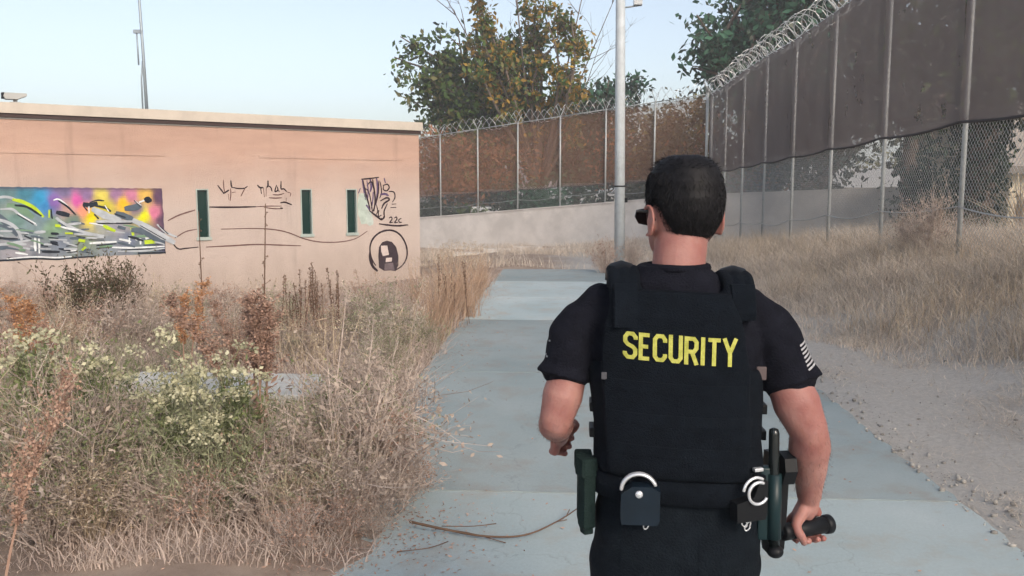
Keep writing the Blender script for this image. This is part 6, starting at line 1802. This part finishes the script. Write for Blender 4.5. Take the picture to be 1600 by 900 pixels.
for nm, ax_, yaw, pitch in (('R', LK['R'][2], R(-4), R(-22)), ('L', LK['L'][2], R(4), 0)):
    bt_ = MB(); c = Vector(ax_)
    Rm = Matrix.Rotation(yaw, 3, 'Z') @ Matrix.Rotation(pitch, 3, 'X')
    q = lambda x, y, z: (Rm @ Vector((x, y, z))) + Vector((c.x, c.y, 0.0)) + Vector((0, 0, 0.075 if pitch else 0.0))
    sec = [(-0.085, 0.030, 0.008, 0.10), (-0.06, 0.042, 0.0, 0.13), (-0.02, 0.043, 0.0, 0.14), (0.04, 0.044, 0.0, 0.105), (0.10, 0.050, 0.0, 0.080), (0.155, 0.047, 0.0, 0.066), (0.19, 0.028, 0.008, 0.045)]
    bt_.loft([[q(w * math.cos(a), y, z0 + (z1 - z0) * (0.5 + 0.5 * math.sin(a))) for a in np.linspace(0, 2 * math.pi, 18, endpoint=False)] for y, w, z0, z1 in sec])
    bt_.tube([q(0, -0.02, 0.06), q(0, -0.015, 0.16), q(0, -0.01, 0.25)], [0.052, 0.05, 0.053], 18)
    bo_ = fuse(bt_, 'boot', M['black'], man, 0.005, 3)
    so = MB(); so.loft([[q(w * 1.05 * math.cos(a), y, -0.006 + 0.02 * (0.5 + 0.5 * math.sin(a))) for a in np.linspace(0, 2 * math.pi, 14, endpoint=False)] for y, w, _, _ in sec]); so.build('sole', M['black'], bo_)

# --- duty belt and what hangs on it
bl = MB()
br_o = [tring(z, a, b, 2.7, 48, -0.002) for z, a, b in [(1.030, 0.196, 0.130), (1.032, 0.200, 0.134), (1.082, 0.200, 0.134), (1.085, 0.195, 0.130)]]
bl.loft(br_o); belt = bl.build('duty_belt', M['vest'], man, True)
def frame_at(az, z, out=0.0):
    """point on the belt at azimuth az (0 = right, -90 deg = back) with outward, tangent, up axes"""
    a, b = 0.200 + out, 0.134 + out
    cc, ss = math.cos(az), math.sin(az); e = 2.7
    p = Vector((math.copysign(abs(cc) ** (2 / e), cc) * a, math.copysign(abs(ss) ** (2 / e), ss) * b, 0)); n = Vector((cc / a ** 1.2, ss / b ** 1.2, 0)).normalized()
    p = TRz @ p; n = TRz @ n
    t = Vector((0, 0, 1)).cross(n)
    Mx = Matrix((t, Vector((0, 0, 1)), n)).transposed().to_4x4(); Mx.translation = p + Vector((cxz(z), -0.002, z))
    return Mx
# magazine pouches on the left hip
for az, w in ((R(186), 0.040), (R(200), 0.038)):
    F = frame_at(az, 1.03)
    p = MB(); p.cbox((-w / 2, -0.085, 0.0), (w / 2, 0.052, 0.030), 0.006, F); po = p.build('magazine_pouch', M['green_pouch'], belt)
    p = MB(); p.cbox((-w / 2 - 0.002, 0.036, -0.004), (w / 2 + 0.002, 0.082, 0.037), 0.007, F); p.build('flap', M['green_pouch'], po)
    p = MB(); p.cbox((-w / 2 + 0.006, -0.1, 0.003), (w / 2 - 0.006, -0.086, 0.026), 0.003, F); p.build('end_cap', M['green_pouch'], po)
def torus(mb, F, R_, r, a0=0, a1=2 * math.pi, n=40, c=(0, 0, 0), flat=1.0):
    mb.tube([F @ Vector((c[0] + R_ * math.cos(a), c[1] + R_ * math.sin(a), c[2])) for a in np.linspace(a0, a1, n)], r, 8)
# open-top handcuff pouch on the left of the back
F = Matrix.Translation(Vector((-0.097, -0.140, 1.055))) @ Matrix.Rotation(math.pi / 2, 4, 'X') @ Matrix.Rotation(R(-3), 4, 'Y')
p = MB(); p.prism([(-0.040, -0.055), (0.036, -0.055), (0.041, -0.045), (0.041, 0.020), (0.018, 0.030), (-0.018, 0.030), (-0.042, 0.012), (-0.043, -0.045)], lambda u, v, d: F @ Vector((u, v, d)), -0.004, 0.030)
cp1 = p.build('handcuff_pouch', M['blue_pouch'], belt)
p = MB()
for da in (0.0, 0.006):
    torus(p, F, 0.0375, 0.0042, R(20), R(178), 30, (-0.004, 0.016, 0.010 + da))
p.build('handcuff', M['silver'], cp1, True)
p = MB(); ball(p, F @ Vector((-0.004, 0.014, 0.031)), (0.0085, 0.005, 0.0085)); p.build('snap', M['silver'], cp1, True)
# second cuffs, half out of their case, near the right hip
F = Matrix.Translation(Vector((0.128, -0.128, 1.066))) @ Matrix.Rotation(R(22), 4, 'Z') @ Matrix.Rotation(math.pi / 2, 4, 'X')
p = MB(); p.prism([(-0.030, -0.06), (0.040, -0.06), (0.044, -0.05), (0.044, 0.026), (0.026, 0.034), (0.010, -0.008), (-0.032, -0.018)], lambda u, v, d: F @ Vector((u, v, d)), -0.004, 0.024)
cp2 = p.build('handcuff_pouch', M['black'], belt)
p = MB(); torus(p, F, 0.024, 0.0036, R(60), R(330), 34, (0.016, 0.004, 0.030)); torus(p, F, 0.030, 0.0036, R(55), R(175), 24, (0.014, 0.006, 0.022)); p.build('handcuff', M['silver'], cp2, True)
p = MB(); p.cbox((0.018, 0.044, 0.0), (0.040, 0.052, 0.012), 0.002, F); p.build('keeper', M['silver'], cp2)
# small snap hooks hanging from the belt
for hx, hz0, tw in ((-0.083, 0.990, 0.25), (0.128, 0.998, -0.5), (0.137, 0.990, 0.4)):
    y0 = -0.139 if hx < 0 else -0.134
    Fh = Matrix.Translation(Vector((hx, y0, hz0))) @ Matrix.Rotation(tw, 4, 'Y')
    p = MB(); p.tube([Fh @ Vector((0.0055 * math.cos(a) * (1.0 if math.sin(a) < 0 else 0.7), 0, 0.011 * math.sin(a))) for a in np.linspace(0, 2 * math.pi, 22)], 0.0017, 6)
    p.tube([Fh @ Vector((0, 0, 0.011)), Fh @ Vector((0.002, 0.004, 0.022)), Fh @ Vector((0.0, 0.006, 0.034))], 0.0016, 6); p.build('snap_hook', M['silver'], belt, True)
# baton in its holder
bx_ = Vector((0.207, -0.062, 0))
p = MB(); p.tube([(bx_.x - 0.004, bx_.y, 1.190), (bx_.x - 0.004, bx_.y, 1.187), (bx_.x - 0.003, bx_.y, 1.178), (bx_.x, bx_.y, 1.06), (bx_.x + 0.006, bx_.y, 0.915)], [0.004, 0.0098, 0.0118, 0.0118, 0.0118], 16); ba = p.build('baton', mat('baton_black', (0.012, 0.016, 0.017), 0.22, spec=0.6), belt, True)
p = MB(); p.tube([(bx_.x + 0.001, bx_.y, 1.085), (bx_.x + 0.004, bx_.y, 0.935)], 0.0165, 16); p.cbox((bx_.x - 0.034, bx_.y - 0.006, 0.93), (bx_.x - 0.006, bx_.y + 0.02, 1.10), 0.005); p.build('baton_holder', mat('holder_teal', (0.010, 0.026, 0.030), 0.4), belt, True)
p = MB(); ball(p, (bx_.x + 0.008, bx_.y - 0.002, 0.904), (0.019, 0.018, 0.015)); p.build('baton_tip', M['black'], ba, True)
# holster with pistol grip on the right hip
F = frame_at(R(10), 0.99, 0.010)
p = MB(); p.prism([(-0.045, 0.075), (0.035, 0.075), (0.040, 0.03), (0.022, -0.10), (0.012, -0.118), (-0.022, -0.118), (-0.034, -0.10), (-0.042, 0.0)], lambda u, v, d: F @ Vector((u, v, d)), 0.0, 0.034)
hol = p.build('holster', M['black'], belt)
p = MB(); p.prism([(-0.020, 0.076), (-0.030, 0.094), (-0.080, 0.070), (-0.096, 0.104), (-0.088, 0.132), (-0.052, 0.140), (-0.020, 0.122), (0.030, 0.118), (0.034, 0.076)], lambda u, v, d: F @ Vector((u, v, d)), 0.003, 0.031)
p.build('pistol_grip', M['black'], hol)
p = MB(); p.cbox((-0.028, -0.03, 0.034), (0.020, 0.05, 0.040), 0.003, F); p.build('thumb_strap', M['web'], hol)

# --- flashlight in the right hand: a thing of its own
Q_ = FA.to_track_quat('Z', 'Y').to_matrix().to_4x4(); Q_.translation = FC
fl_ = empty('flashlight', (PX + FC.x, PY + FC.y, FC.z)); fl_.rotation_euler = Q_.to_euler()
tag(fl_, 'short black flashlight gripped in the right hand of the man', 'flashlight')
p = MB(); p.tube([(0, 0, -0.060), (0, 0, -0.058), (0, 0, 0.045)], [0.0150, 0.0195, 0.0195], 24); p.build('barrel', M['black'], fl_, True)
p = MB(); p.tube([(0, 0, 0.045), (0, 0, 0.050), (0, 0, 0.062), (0, 0, 0.064)], [0.0195, 0.0225, 0.0230, 0.0215], 24); hd_ = p.build('head', M['black'], fl_, True)
p = MB(); p.tube([(0, 0, 0.0635), (0, 0, 0.0655)], 0.019, 20); p.build('lens', mat('torch_glass', (0.5, 0.5, 0.5), 0.1), hd_)
p = MB(); p.tube([(0, 0, -0.082), (0, 0, -0.080), (0, 0, -0.058)], [0.0165, 0.0198, 0.0200], 24); tc_ = p.build('tail_cap', M['black'], fl_, True)
p = MB(); p.tube([(0, 0, -0.086), (0, 0, -0.082)], 0.009, 14); p.build('switch', M['web'], tc_, True)
